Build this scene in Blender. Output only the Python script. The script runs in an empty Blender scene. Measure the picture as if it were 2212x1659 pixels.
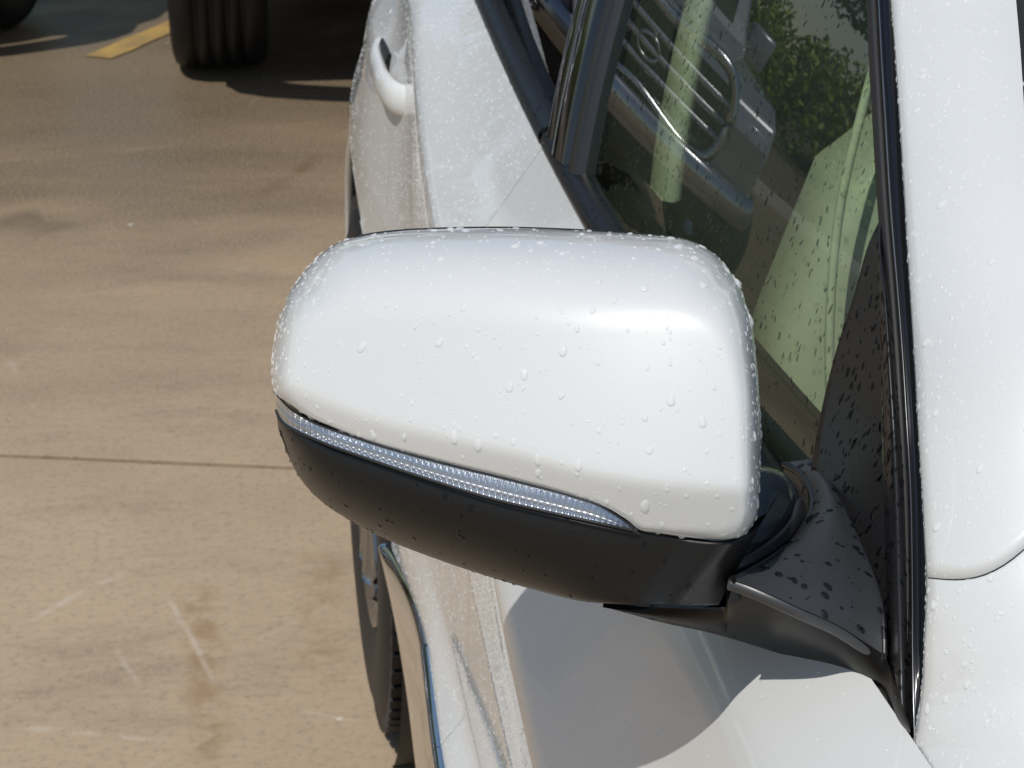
import bpy, bmesh, math, random
import numpy as np
from mathutils import Vector, Matrix

random.seed(7); RNG = np.random.default_rng(11)
scene = bpy.context.scene
COL = scene.collection
R = math.radians

# ------------------------------------------------------------------ camera
FPX = 5000.0                       # focal length in units of a 2212-wide frame
PITCH, YAW = R(21.4), R(8.0)
CAM = np.array([0.0, 0.0, 1.6])
cam_d = bpy.data.cameras.new('camera'); cam = bpy.data.objects.new('camera', cam_d); COL.objects.link(cam)
cam.location = CAM; cam.rotation_euler = (math.pi/2 - PITCH, 0, -YAW)
cam_d.sensor_width = 36; cam_d.lens = 36*FPX/2212; cam_d.clip_start = .02; cam_d.clip_end = 3000
cam_d.dof.use_dof = True; cam_d.dof.focus_distance = 1.13; cam_d.dof.aperture_fstop = 42
scene.camera = cam
# ------------------------------------------------------------------ sky, sun, exposure
SUN_EL = R(56); SUN_AZ = R(215)     # azimuth clockwise from +Y (rear of the car), seen from above
SUN = np.array([math.sin(SUN_AZ)*math.cos(SUN_EL), math.cos(SUN_AZ)*math.cos(SUN_EL), math.sin(SUN_EL)])
w = bpy.data.worlds.new('World'); scene.world = w; w.use_nodes = True
nt = w.node_tree; nt.nodes.clear()
sky = nt.nodes.new('ShaderNodeTexSky'); sky.sky_type = 'NISHITA'; sky.sun_disc = False
sky.sun_elevation = SUN_EL; sky.sun_rotation = SUN_AZ; sky.air_density = 1.2; sky.dust_density = .6; sky.ozone_density = 1.5
bg = nt.nodes.new('ShaderNodeBackground'); bg.inputs['Strength'].default_value = .09
wo = nt.nodes.new('ShaderNodeOutputWorld')
nt.links.new(sky.outputs[0], bg.inputs[0]); nt.links.new(bg.outputs[0], wo.inputs[0])
sl = bpy.data.lights.new('sun', 'SUN'); sl.energy = 3.2; sl.angle = R(.53); sl.color = (1, .965, .91)
so = bpy.data.objects.new('sun', sl); COL.objects.link(so)
so.rotation_euler = Vector(SUN).to_track_quat('Z', 'Y').to_euler()
vs = scene.view_settings; vs.view_transform = 'Standard'; vs.look = 'None'; vs.exposure = 0.0; vs.gamma = 1.0; vs.use_curve_mapping = False
scene.cycles.max_bounces = 10; scene.cycles.transparent_max_bounces = 24; scene.cycles.use_denoising = True

# ------------------------------------------------------------------ camera geometry for measured points
fw = np.array([math.sin(YAW)*math.cos(PITCH), math.cos(YAW)*math.cos(PITCH), -math.sin(PITCH)])
rt = np.array([math.cos(YAW), -math.sin(YAW), 0.0]); upv = np.cross(rt, fw)
def ray(px, py): return fw*FPX + rt*(px-1106) - upv*(py-829.5)
def uz(px, py, z): r = ray(px, py); return CAM + r*((z-CAM[2])/r[2])
def ux(px, py, x): r = ray(px, py); return CAM + r*((x-CAM[0])/r[0])
def uy(px, py, y): r = ray(px, py); return CAM + r*((y-CAM[1])/r[1])
def ud(px, py, d):                                   # d = distance along the view axis
    px = np.asarray(px, float)[..., None]; py = np.asarray(py, float)[..., None]; d = np.asarray(d, float)[..., None]
    return CAM + (fw + rt*(px-1106)/FPX - upv*(py-829.5)/FPX)*d

# ------------------------------------------------------------------ mesh helpers
def tag(o, label=None, cat=None, group=None, kind=None):
    if label: o['label'] = label
    if cat: o['category'] = cat
    if group: o['group'] = group
    if kind: o['kind'] = kind
    return o
def empty(name, loc=(0, 0, 0), parent=None):
    o = bpy.data.objects.new(name, None); COL.objects.link(o); o.location = loc; o.parent = parent
    o.empty_display_size = .1
    return o
def mk(name, verts, faces, mat, parent=None, smooth=True, face_to=None):
    me = bpy.data.meshes.new(name)
    me.from_pydata([tuple(map(float, v)) for v in verts], [], [tuple(int(i) for i in f) for f in faces])
    me.validate(); me.update()
    if face_to is not None:
        p = np.array([q.center[:] for q in me.polygons]); n = np.array([q.normal[:] for q in me.polygons]); a = np.array([q.area for q in me.polygons])
        t = np.asarray(face_to, float)
        if (a*np.einsum('ij,ij->i', n, t-p)).sum() < 0: me.flip_normals()
    if smooth:
        for p in me.polygons: p.use_smooth = True
    o = bpy.data.objects.new(name, me); COL.objects.link(o); o.parent = parent
    if mat: me.materials.append(mat)
    return o
def grid_faces(m, n, cu=False, cv=False, off=0):
    f = []
    for i in range(m if cu else m-1):
        for j in range(n if cv else n-1):
            a, b = i, (i+1) % m; c, d = j, (j+1) % n
            f.append((off+a*n+c, off+b*n+c, off+b*n+d, off+a*n+d))
    return f
def grid_obj(name, G, mat, parent=None, cu=False, cv=False, smooth=True, face_to=None, thick=0):
    G = np.asarray(G); m, n = G.shape[:2]
    o = mk(name, G.reshape(-1, 3), grid_faces(m, n, cu, cv), mat, parent, smooth, face_to)
    if thick:
        md = o.modifiers.new('thickness', 'SOLIDIFY'); md.thickness = thick; md.offset = -1
    return o
def spline(P, n, closed=False, corner=None):
    P = np.asarray(P, float); k = len(P)
    if closed: Q = np.vstack([P[-1:], P, P[:2]]); segs = k
    else: Q = np.vstack([2*P[0]-P[1], P, 2*P[-1]-P[-2]]); segs = k-1
    L = [np.linalg.norm(Q[i+2]-Q[i+1]) for i in range(segs)]; c = np.concatenate([[0], np.cumsum(L)])
    t = np.linspace(0, c[-1], n, endpoint=not closed); out = []
    for x in t:
        i = min(np.searchsorted(c, x, 'right')-1, segs-1); u = (x-c[i])/max(L[i], 1e-9)
        p0, p1, p2, p3 = Q[i:i+4]
        l1, l0, l2 = max(L[i], 1e-9), np.linalg.norm(p1-p0)+1e-9, np.linalg.norm(p3-p2)+1e-9
        m1 = l1*((p1-p0)/l0*l1/(l0+l1)+(p2-p1)/l1*l0/(l0+l1)); m2 = l1*((p2-p1)/l1*l2/(l1+l2)+(p3-p2)/l2*l1/(l1+l2))
        u2, u3 = u*u, u*u*u
        out.append((2*u3-3*u2+1)*p1+(u3-2*u2+u)*m1+(-2*u3+3*u2)*p2+(u3-u2)*m2)
    return np.array(out)
def interp_s(x, xs, ys):                                   # smooth monotone-ish interpolation
    xs = np.asarray(xs, float); ys = np.asarray(ys, float); x = np.asarray(x, float)
    m = np.gradient(ys, xs); i = np.clip(np.searchsorted(xs, x, 'right')-1, 0, len(xs)-2)
    h = xs[i+1]-xs[i]; u = np.clip((x-xs[i])/h, 0, 1); u2, u3 = u*u, u**3
    return (2*u3-3*u2+1)*ys[i]+(u3-2*u2+u)*h*m[i]+(-2*u3+3*u2)*ys[i+1]+(u3-u2)*h*m[i+1]
def tube(P, rad, n=10, closed=False, flat=None, cap=True):
    P = np.asarray(P, float); k = len(P); rad = np.broadcast_to(rad, (k,))
    T = np.gradient(P, axis=0)
    if closed: T = np.roll(P, -1, 0)-np.roll(P, 1, 0)
    T /= np.linalg.norm(T, axis=1)[:, None]+1e-12
    ref = np.array([0, 0, 1.]) if abs(T[:, 2]).mean() < .8 else np.array([1., 0, 0])
    V = []
    for i in range(k):
        a = np.cross(T[i], ref); a /= np.linalg.norm(a)+1e-12; b = np.cross(a, T[i])
        for j in range(n):
            q = 2*math.pi*j/n; fa, fb = (flat if flat else (1, 1))
            V.append(P[i]+rad[i]*(a*math.cos(q)*fa+b*math.sin(q)*fb))
    F = grid_faces(k, n, closed, True)
    if cap and not closed: F += [tuple(range(n))[::-1], tuple((k-1)*n+j for j in range(n))]
    return V, F
def tube_obj(name, P, rad, mat, parent=None, n=10, closed=False, flat=None):
    V, F = tube(P, rad, n, closed, flat); return mk(name, V, F, mat, parent)
def box_vf(c, s, M=None):
    c = np.array(c, float); s = np.array(s, float)/2
    V = [c+s*np.array(k) for k in ((-1,-1,-1),(1,-1,-1),(1,1,-1),(-1,1,-1),(-1,-1,1),(1,-1,1),(1,1,1),(-1,1,1))]
    return V, [(0,3,2,1),(4,5,6,7),(0,1,5,4),(1,2,6,5),(2,3,7,6),(3,0,4,7)]
def box_obj(name, c, s, mat, parent=None, bev=0, segs=2):
    V, F = box_vf(c, s); o = mk(name, V, F, mat, parent, smooth=bool(bev))
    if bev:
        m = o.modifiers.new('bevel', 'BEVEL'); m.width = bev; m.segments = segs; m.limit_method = 'NONE'
    return o
def coons(left, right, top, bottom):                       # left/right: m pts (top->bottom), top/bottom: n pts (left->right)
    m, n = len(left), len(top); u = np.linspace(0, 1, n)[None, :, None]; v = np.linspace(0, 1, m)[:, None, None]
    a = (1-v)*top[None]+v*bottom[None]; b = (1-u)*left[:, None]+u*right[:, None]
    c = (1-u)*(1-v)*top[0]+u*(1-v)*top[-1]+(1-u)*v*bottom[0]+u*v*bottom[-1]
    return a+b-c
def merge(parts):
    V, F = [], []
    for v, f in parts:
        o = len(V); V += list(v); F += [tuple(i+o for i in q) for q in f]
    return V, F

# ------------------------------------------------------------------ materials
def mat(name, base=(.5,.5,.5), rough=.5, metal=0, coat=0, coat_rough=.03, spec=.5, bump=0, bscale=200, vary=0, vscale=8, vcol=None):
    m = bpy.data.materials.new(name); m.use_nodes = True; n = m.node_tree.nodes; l = m.node_tree.links
    b = n['Principled BSDF']; b.inputs['Base Color'].default_value = (*base, 1); b.inputs['Roughness'].default_value = rough
    b.inputs['Metallic'].default_value = metal; b.inputs['Coat Weight'].default_value = coat; b.inputs['Coat Roughness'].default_value = coat_rough
    b.inputs['Specular IOR Level'].default_value = spec
    tc = n.new('ShaderNodeTexCoord')
    if vary:
        t = n.new('ShaderNodeTexNoise'); t.inputs['Scale'].default_value = vscale; t.inputs['Detail'].default_value = 6
        l.new(tc.outputs['Object'], t.inputs['Vector'])
        r = n.new('ShaderNodeMapRange'); r.inputs[1].default_value = .35; r.inputs[2].default_value = .65
        l.new(t.outputs[0], r.inputs[0])
        mx = n.new('ShaderNodeMix'); mx.data_type = 'RGBA'
        c2 = vcol if vcol else tuple(c*(1-vary) for c in base)
        mx.inputs[6].default_value = (*base, 1); mx.inputs[7].default_value = (*c2, 1)
        l.new(r.outputs[0], mx.inputs[0]); l.new(mx.outputs[2], b.inputs['Base Color'])
    if bump:
        t2 = n.new('ShaderNodeTexNoise'); t2.inputs['Scale'].default_value = bscale; t2.inputs['Detail'].default_value = 3
        l.new(tc.outputs['Object'], t2.inputs['Vector'])
        bp = n.new('ShaderNodeBump'); bp.inputs['Strength'].default_value = bump; bp.inputs['Distance'].default_value = .002
        l.new(t2.outputs[0], bp.inputs['Height']); l.new(bp.outputs[0], b.inputs['Normal'])
    return m
M = {}
M['white'] = mat('white_pearl_paint', (.650, .654, .638), .40, 0, 1.0, .04, .6, bump=.02, bscale=2500)
M['black_satin'] = mat('black_satin_plastic', (.012, .012, .013), .34, spec=.6, bump=.04, bscale=1500)
M['black_housing'] = mat('black_textured_plastic', (.0085, .008, .0078), .36, spec=.32, bump=.05, bscale=1800)
M['black_gloss'] = mat('black_gloss_trim', (.006, .006, .007), .06, coat=.6)
M['foot'] = mat('foot_plastic_lit', (.03, .031, .033), .40, spec=.8, bump=.04, bscale=1500)  # foot plastic made paler, to carry the sky's reflection on the top face
M['belt'] = mat('belt_moulding_vinyl', (.008, .008, .009), .36, spec=.4, bump=.06, bscale=700)
M['rubber'] = mat('black_rubber', (.014, .014, .015), .6, bump=.06, bscale=400)
M['tyre'] = mat('tyre_rubber', (.007, .007, .008), .55, bump=.1, bscale=120, vary=.3, vscale=20)
M['chrome'] = mat('chrome', (.78, .79, .8), .06, 1)
M['alloy'] = mat('brushed_alloy', (.42, .43, .45), .28, 1)
M['dark_metal'] = mat('dark_underbody', (.02, .02, .021), .6)
M['leather'] = mat('cream_leather', (.62, .60, .53), .5, bump=.15, bscale=300, vary=.06, vscale=15)
M['leather_seam'] = mat('cream_stitching', (.70, .68, .60), .6)
M['trim_dark'] = mat('dark_interior_trim', (.035, .033, .031), .6)
M['mirror'] = mat('mirror_silver', (.85, .86, .87), .01, 1)
M['paint_yellow'] = None

def glass_mat(name, tint, ior=1.5, rough=0.0, edge=None, tr=.02):
    m = bpy.data.materials.new(name); m.use_nodes = True; n = m.node_tree.nodes; l = m.node_tree.links; n.clear()
    o = n.new('ShaderNodeOutputMaterial'); t = n.new('ShaderNodeBsdfTransparent'); g = n.new('ShaderNodeBsdfGlossy'); mx = n.new('ShaderNodeMixShader')
    lf = n.new('ShaderNodeLayerWeight'); lf.inputs[0].default_value = .5; pw = n.new('ShaderNodeMath'); pw.operation = 'POWER'; pw.inputs[1].default_value = 5
    f0 = ((ior-1)/(ior+1))**2; f = n.new('ShaderNodeMath'); f.operation = 'MULTIPLY_ADD'; f.inputs[1].default_value = 1-f0; f.inputs[2].default_value = f0
    l.new(lf.outputs['Facing'], pw.inputs[0]); l.new(pw.outputs[0], f.inputs[0])
    t.inputs[0].default_value = (*tint, 1); g.inputs['Roughness'].default_value = rough; g.inputs[0].default_value = (1, 1, 1, 1)
    if edge is not None:
        lw = n.new('ShaderNodeLayerWeight'); lw.inputs[0].default_value = .35
        c = n.new('ShaderNodeMix'); c.data_type = 'RGBA'; c.inputs[6].default_value = (*tint, 1); c.inputs[7].default_value = (*edge, 1)
        l.new(lw.outputs['Facing'], c.inputs[0]); l.new(c.outputs[2], t.inputs[0])
    l.new(f.outputs[0], mx.inputs[0]); l.new(t.outputs[0], mx.inputs[1]); l.new(g.outputs[0], mx.inputs[2]); l.new(mx.outputs[0], o.inputs[0])
    return m
M['glass'] = glass_mat('green_tinted_window_glass', (.58, .67, .54), 1.75)
M['privacy'] = glass_mat('dark_privacy_glass', (.05, .055, .05), 1.55)
M['windshield'] = glass_mat('windshield_glass', (.6, .68, .62), 1.5)
M['lens'] = glass_mat('clear_lens_plastic', (.93, .94, .96), 1.45)
def water_mat():
    m = bpy.data.materials.new('water_bead'); m.use_nodes = True; n = m.node_tree.nodes; l = m.node_tree.links; n.clear()
    o = n.new('ShaderNodeOutputMaterial'); t = n.new('ShaderNodeBsdfTransparent'); t.inputs[0].default_value = (.985, .99, .99, 1)
    p = n.new('ShaderNodeBsdfPrincipled'); p.inputs['Base Color'].default_value = (.94, .945, .93, 1); p.inputs['Roughness'].default_value = .05; p.inputs['IOR'].default_value = 1.4; p.inputs['Specular IOR Level'].default_value = .4  # white body stands in for light refracted inside a clear bead
    mx = n.new('ShaderNodeMixShader'); mx.inputs[0].default_value = .38
    l.new(t.outputs[0], mx.inputs[1]); l.new(p.outputs[0], mx.inputs[2]); l.new(mx.outputs[0], o.inputs[0]); return m
M['water'] = water_mat()
M['water_dark'] = glass_mat('water_dark_tint', (.50, .51, .52), 1.36, .03)  # grey tint stands in for the dark that drops on black refract

def concrete():
    m = bpy.data.materials.new('stained_damp_concrete'); m.use_nodes = True; n = m.node_tree.nodes; l = m.node_tree.links
    b = n['Principled BSDF']; g = n.new('ShaderNodeNewGeometry')
    def noise(scale, detail=6, rough=.6, vec=None, dist=0):
        t = n.new('ShaderNodeTexNoise'); t.inputs['Scale'].default_value = scale; t.inputs['Detail'].default_value = detail
        t.inputs['Roughness'].default_value = rough; t.inputs['Distortion'].default_value = dist
        l.new(vec if vec else g.outputs['Position'], t.inputs['Vector']); return t.outputs[0]
    def rng(x, a, b_, c=0, d=1):
        r = n.new('ShaderNodeMapRange'); r.inputs[1].default_value = a; r.inputs[2].default_value = b_; r.inputs[3].default_value = c; r.inputs[4].default_value = d
        l.new(x, r.inputs[0]); return r.outputs[0]
    def mix(fac, a, c, mode='MIX'):
        x = n.new('ShaderNodeMix'); x.data_type = 'RGBA'; x.blend_type = mode
        if isinstance(fac, (int, float)): x.inputs[0].default_value = fac
        else: l.new(fac, x.inputs[0])
        for i, v in ((6, a), (7, c)):
            if isinstance(v, tuple): x.inputs[i].default_value = (*v, 1)
            else: l.new(v, x.inputs[i])
        return x.outputs[2]
    def math_(op, a, c):
        x = n.new('ShaderNodeMath'); x.operation = op
        for i, v in ((0, a), (1, c)):
            if isinstance(v, (int, float)): x.inputs[i].default_value = v
            else: l.new(v, x.inputs[i])
        return x.outputs[0]
    mp = n.new('ShaderNodeMapping'); mp.inputs['Scale'].default_value = (.9, 2.0, 1); mp.inputs['Rotation'].default_value = (0, 0, R(14)); l.new(g.outputs['Position'], mp.inputs['Vector'])
    broom = n.new('ShaderNodeMapping'); broom.inputs['Scale'].default_value = (22, 60, 1); broom.inputs['Rotation'].default_value = (0, 0, R(14)); l.new(g.outputs['Position'], broom.inputs['Vector'])
    sep = n.new('ShaderNodeSeparateXYZ'); l.new(g.outputs['Position'], sep.inputs[0])
    blot = noise(1.1, 7, .62, mp.outputs[0], .4)
    # damp, browner concrete spreads from the rear of the lot
    far = rng(math_('ADD', sep.outputs['Y'], math_('MULTIPLY', blot, 1.6)), 4.2, 6.6)
    dry = mix(rng(noise(.9, 8, .65), .38, .66), (.465, .355, .236), (.365, .278, .186))
    damp = mix(rng(blot, .38, .62), (.32, .212, .108), (.16, .106, .054))
    c = mix(far, dry, damp)
    wet = math_('MULTIPLY', rng(math_('ADD', sep.outputs['Y'], math_('MULTIPLY', noise(1.6, 6, .6, mp.outputs[0], .5), 2.0)), 5.7, 7.0), .85)
    c = mix(wet, c, (.098, .068, .039))
    c = mix(rng(noise(2.3, 9, .72, mp.outputs[0]), .52, .74, 0, .6), c, (.115, .09, .068))     # dark stains
    c = mix(rng(noise(1.7, 6, .6, None, .8), .62, .74, 0, .35), c, (.33, .225, .125))          # rusty stains
    sp = noise(160, 4, .7); c = mix(rng(sp, .42, .62, 0, .7), c, (.43, .335, .235))                # sand grain
    sp2 = noise(75, 3, .7); c = mix(rng(sp2, .52, .70, 0, .4), c, (.15, .12, .09))
    br = noise(1, 4, .6, broom.outputs[0]); c = mix(rng(br, .4, .72, 0, .14), c, (.17, .138, .105))
    vo = n.new('ShaderNodeTexVoronoi'); vo.inputs['Scale'].default_value = 5.5; l.new(g.outputs['Position'], vo.inputs['Vector'])
    fl = n.new('ShaderNodeTexNoise'); fl.inputs['Scale'].default_value = 40; l.new(g.outputs['Position'], fl.inputs['Vector'])
    fleck = rng(math_('ADD', vo.outputs['Distance'], math_('MULTIPLY', fl.outputs[0], .06)), .050, .062, .75, 0)
    c = mix(fleck, c, (.62, .57, .5))                                                            # pale chips
    # fine pale scratches
    wv = n.new('ShaderNodeTexVoronoi'); wv.feature = 'DISTANCE_TO_EDGE'; wv.inputs['Scale'].default_value = 1.15; wv.inputs['Randomness'].default_value = 1
    wd = n.new('ShaderNodeMix'); wd.data_type = 'RGBA'; wd.inputs[0].default_value = .12; l.new(g.outputs['Position'], wd.inputs[6])
    nd = n.new('ShaderNodeTexNoise'); nd.inputs['Scale'].default_value = 2.5; l.new(g.outputs['Position'], nd.inputs['Vector']); l.new(nd.outputs['Color'], wd.inputs[7]); l.new(wd.outputs[2], wv.inputs['Vector'])
    scr = math_('MULTIPLY', rng(wv.outputs['Distance'], 0, .006, 1, 0), rng(noise(5, 5, .7), .52, .7, 0, .4))
    c = mix(scr, c, (.55, .48, .41))
    def streak(c, p, q, wd, col, amt, ns, lo, hi):                                            # a drip stain or scuff between two points
        p, q = uz(*p, 0), uz(*q, 0); L = np.linalg.norm(q-p); ex = (q-p)/L
        d = n.new('ShaderNodeVectorMath'); d.operation = 'SUBTRACT'; l.new(g.outputs['Position'], d.inputs[0]); d.inputs[1].default_value = tuple(p)
        def dot(v):
            x = n.new('ShaderNodeVectorMath'); x.operation = 'DOT_PRODUCT'; l.new(d.outputs[0], x.inputs[0]); x.inputs[1].default_value = tuple(v); return x.outputs['Value']
        along, acr = dot(ex), dot((-ex[1], ex[0], 0)); wob = math_('MULTIPLY', math_('SUBTRACT', noise(9, 3, .5), .5), wd*2.2)
        k = rng(math_('ABSOLUTE', math_('ADD', acr, wob), 0), wd*.25, wd, 1, 0)
        k = math_('MULTIPLY', k, math_('MULTIPLY', rng(along, -.02, .03), rng(along, L-.03, L+.03, 1, 0)))
        return mix(math_('MULTIPLY', math_('MULTIPLY', k, rng(noise(ns, 5, .65), lo, hi)), amt), c, col)
    c = streak(c, (432, 1270), (452, 1640), .035, (.27, .17, .08), .6, 16, .40, .55)
    c = streak(c, (690, 1200), (700, 1480), .045, (.29, .19, .095), .5, 12, .42, .58)
    c = streak(c, (366, 1290), (460, 1465), .007, (.56, .48, .40), .42, 30, .36, .52)
    c = streak(c, (255, 1405), (300, 1480), .006, (.56, .48, .40), .4, 30, .38, .55)
    c = streak(c, (20, 1570), (330, 1600), .010, (.56, .49, .41), .4, 22, .45, .6)
    c = streak(c, (40, 1350), (260, 1240), .010, (.54, .47, .39), .5, 22, .42, .6)
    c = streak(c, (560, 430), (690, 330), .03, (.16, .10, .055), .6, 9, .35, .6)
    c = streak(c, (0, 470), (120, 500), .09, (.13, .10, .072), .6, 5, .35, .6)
    l.new(c, b.inputs['Base Color'])
    l.new(math_('SUBTRACT', rng(math_('MULTIPLY', far, rng(blot, .3, .7)), 0, 1, .75, .34), math_('MULTIPLY', wet, .26)), b.inputs['Roughness'])
    b.inputs['Specular IOR Level'].default_value = .22
    bp = n.new('ShaderNodeBump'); bp.inputs['Strength'].default_value = .35; bp.inputs['Distance'].default_value = .003
    l.new(math_('ADD', sp, math_('MULTIPLY', br, .8)), bp.inputs['Height']); l.new(bp.outputs[0], b.inputs['Normal'])
    return m
M['concrete'] = concrete()
M['joint'] = mat('joint_filler', (.02, .019, .018), .9)
M['yellow'] = mat('worn_yellow_paint', (.50, .33, .085), .7, vary=.4, vscale=9, vcol=(.30, .20, .085), bump=.3, bscale=90)
M['mulch'] = mat('brown_wood_mulch', (.135, .098, .066), .9, vary=.5, vscale=14, vcol=(.06, .042, .03), bump=1, bscale=30)
M['grass'] = mat('lawn_green', (.07, .12, .025), .9, vary=.4, vscale=6)
M['bark'] = mat('tree_bark', (.10, .08, .06), .9, bump=.6, bscale=25)
def leafmat(name, a, b_):
    m = mat(name, a, .5, vary=.5, vscale=3, vcol=b_); m.node_tree.nodes['Principled BSDF'].inputs['Subsurface Weight'].default_value = 0; return m
M['lime'] = leafmat('lime_hedge_leaves', (.26, .33, .03), (.12, .18, .02))
M['leaf'] = leafmat('tree_leaves', (.055, .10, .022), (.03, .055, .014))
M['frond'] = leafmat('pale_tree_leaves', (.10, .15, .04), (.06, .09, .025))

# ================================================================== SETTING
def rot2(p, a): c, s = math.cos(a), math.sin(a); return (p[0]*c-p[1]*s, p[0]*s+p[1]*c)
ground = mk('ground', [(-400,-400,-.03),(400,-400,-.03),(400,400,-.03),(-400,400,-.03)], [(0,1,2,3)], M['joint'], smooth=False)
tag(ground, 'bare soil sheet under the concrete parking lot', 'ground', kind='structure')
J = np.array([.13, 3.703]); JA = math.atan2(3.703-3.829, .13+.37)     # the open joint in the slab
SX, SY, GAP = 6.0, 4.6, .017
sm = None
for i in range(-3, 4):
    for j in range(-3, 6):
        x0, x1 = i*SX-3.2+GAP/2, (i+1)*SX-3.2-GAP/2; y0, y1 = j*SY+GAP/2, (j+1)*SY-GAP/2
        if sm is None:
            W_, H_ = SX-GAP, SY-GAP; V, F = box_vf((W_/2, H_/2, -.05), (W_, H_, .1))
            o = mk('concrete_slab', V, F, M['concrete'], ground, smooth=False)
            bv = o.modifiers.new('bevel', 'BEVEL'); bv.width = .001; bv.segments = 1
            sm = o
        else:
            o = sm.copy(); COL.objects.link(o)
        p = rot2((x0, y0), JA); o.location = (J[0]+p[0], J[1]+p[1], 0); o.rotation_euler = (0, 0, JA)
ground.location.z = -.02
for o in ground.children: o.location.z = .02
# yellow bay line, painted aslant
a = uz(182, 122, .004); b = uz(242, 124, .004); far = uz(385, 50, .004)
d = far-(a+b)/2; d /= np.linalg.norm(d); side = np.array([d[1], -d[0], 0]); c0 = (a+b)/2
n = 40; V = []
for i in range(n+1):
    t = 4.5*i/n; wob = RNG.normal(0, .003, 2) if i else (0, 0)
    V += [c0+d*t-side*(.045+wob[0]), c0+d*t+side*(.045+wob[1])]
tag(mk('parking_line', V, [(2*i, 2*i+1, 2*i+3, 2*i+2) for i in range(n)], M['yellow'], smooth=False),
    'worn yellow parking bay line painted on the concrete', 'parking line', kind='structure')

# planting bank along the rear edge of the lot, its hedge and trees (seen in the window reflection)
bx = np.linspace(-45, 30, 90); by = np.linspace(13.5, 24, 30)
G = np.zeros((90, 30, 3)); G[..., 0] = bx[:, None]; G[..., 1] = by[None]-.12*bx[:, None]
G[..., 2] = .01+np.clip((by[None]-13.5)/5, 0, 1)**.8*.9+RNG.normal(0, .03, (90, 30)); G[:, 0, 2] = -.05
tag(grid_obj('mulch_bank', G, M['mulch'], face_to=(0, 0, 100)), 'brown mulch bank rising behind the parking lot', 'bank', kind='structure')
bxk = np.linspace(-45, 30, 60); kp = []
for k, (yy, zz) in enumerate(((13.28, 0), (13.28, .14), (13.48, .14), (13.48, 0))): kp.append([(x, yy-.12*x, zz) for x in bxk])
tag(grid_obj('kerb', np.array(kp), mat('kerb_concrete', (.36, .33, .29), .8), smooth=False, face_to=(0, -20, 30)), 'pale concrete kerb edging the mulch bank', 'kerb', kind='structure')
Gg = np.array([[(-60, 18.2+.12*60, .9), (60, 18.2-.12*60, .9)], [(-60, 120, 2), (60, 120, 2)]])
tag(grid_obj('lawn', Gg, M['grass'], face_to=(0, 0, 100)), 'green lawn behind the mulch bank', 'lawn', kind='structure')

def leaf_mass(centers, rads, per, size, rng):
    V, F = [], []
    for c, rd in zip(centers, rads):
        dirs = rng.normal(size=(per, 3)); dirs /= np.linalg.norm(dirs, axis=1)[:, None]
        rr = rng.uniform(.35, 1.05, per)**.6
        P = np.array(c)+dirs*rr[:, None]*np.asarray(rd)
        A = rng.normal(size=(per, 3)); A /= np.linalg.norm(A, axis=1)[:, None]
        B = np.cross(A, rng.normal(size=(per, 3))); B /= np.linalg.norm(B, axis=1)[:, None]
        s = size*rng.uniform(.6, 1.4, per)[:, None]
        o = len(V)
        Q = np.stack([P-A*s, P+B*s*.5, P+A*s, P-B*s*.5], 1).reshape(-1, 3); V += list(Q)
        F += [(o+4*i, o+4*i+1, o+4*i+2, o+4*i+3) for i in range(per)]
    return V, F
def make_tree(x, y, h, cr, m, label, seed, z0=.8):
    rng = np.random.default_rng(seed); t = empty('tree', (x, y, z0)); tag(t, label, 'tree', 'trees behind the mulch bank')
    P = [(0, 0, -.2), (rng.normal(0, .1), rng.normal(0, .1), h*.3), (rng.normal(0, .2), rng.normal(0, .2), h*.6), (0, 0, h*.85)]
    V, F = tube(spline(P, 12), np.linspace(.035*h, .008*h, 12), 10)
    parts = [(V, F)]
    for k in range(7):
        an = k*2.4+rng.uniform(0, 1); zz = h*rng.uniform(.3, .6); rr = cr*rng.uniform(.5, .85)
        parts.append(tube(spline([(0, 0, zz), (rr*.5*math.cos(an), rr*.5*math.sin(an), zz+h*.12), (rr*math.cos(an), rr*math.sin(an), zz+h*.2)], 7), np.linspace(.013*h, .004*h, 7), 6))
    V, F = merge(parts); mk('trunk', V, F, M['bark'], t)
    cs, rs = [], []
    for k in range(26):
        u = rng.normal(size=3); u /= np.linalg.norm(u); q = u*np.array([cr, cr, h*.3])*rng.uniform(.35, .9)+np.array([0, 0, h*.68]); cs.append(q); rs.append(np.array([1, 1, .75])*cr*rng.uniform(.25, .45))
    V, F = leaf_mass(cs, rs, 190, .13, rng); mk('crown', V, F, m, t, smooth=False)
    return t
def bank_z(x, y): return .01+min(max((y+.12*x-13.5)/5, 0), 1)**.8*.9
TL = [(-3.2, 21.5, 5.5, 2.4, 'leaf', 'bushy dark green tree nearest the middle of the bank'), (-7.0, 22.5, 7.0, 3.0, 'frond', 'tall pale green tree left of the bushy dark tree'),
      (-11.5, 22.0, 6.0, 2.8, 'leaf', 'round dark tree left of the tall pale tree'), (-16.5, 24.5, 8.0, 3.3, 'leaf', 'largest dark tree at the left end of the bank'),
      (1.5, 23, 6.5, 2.8, 'leaf', 'dark tree right of the bushy dark tree'), (6.5, 22, 6.0, 2.6, 'frond', 'pale green tree at the right end of the bank')]
for k, (x, y, h, cr, m, lab) in enumerate(TL): make_tree(x, y, h, cr, M[m], lab, 40+k, bank_z(x, y))
hx = [-17, -14.6, -12.2, -9.8, -7.4, -5, -2.6, -.2, 2.2, 4.6]
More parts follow.
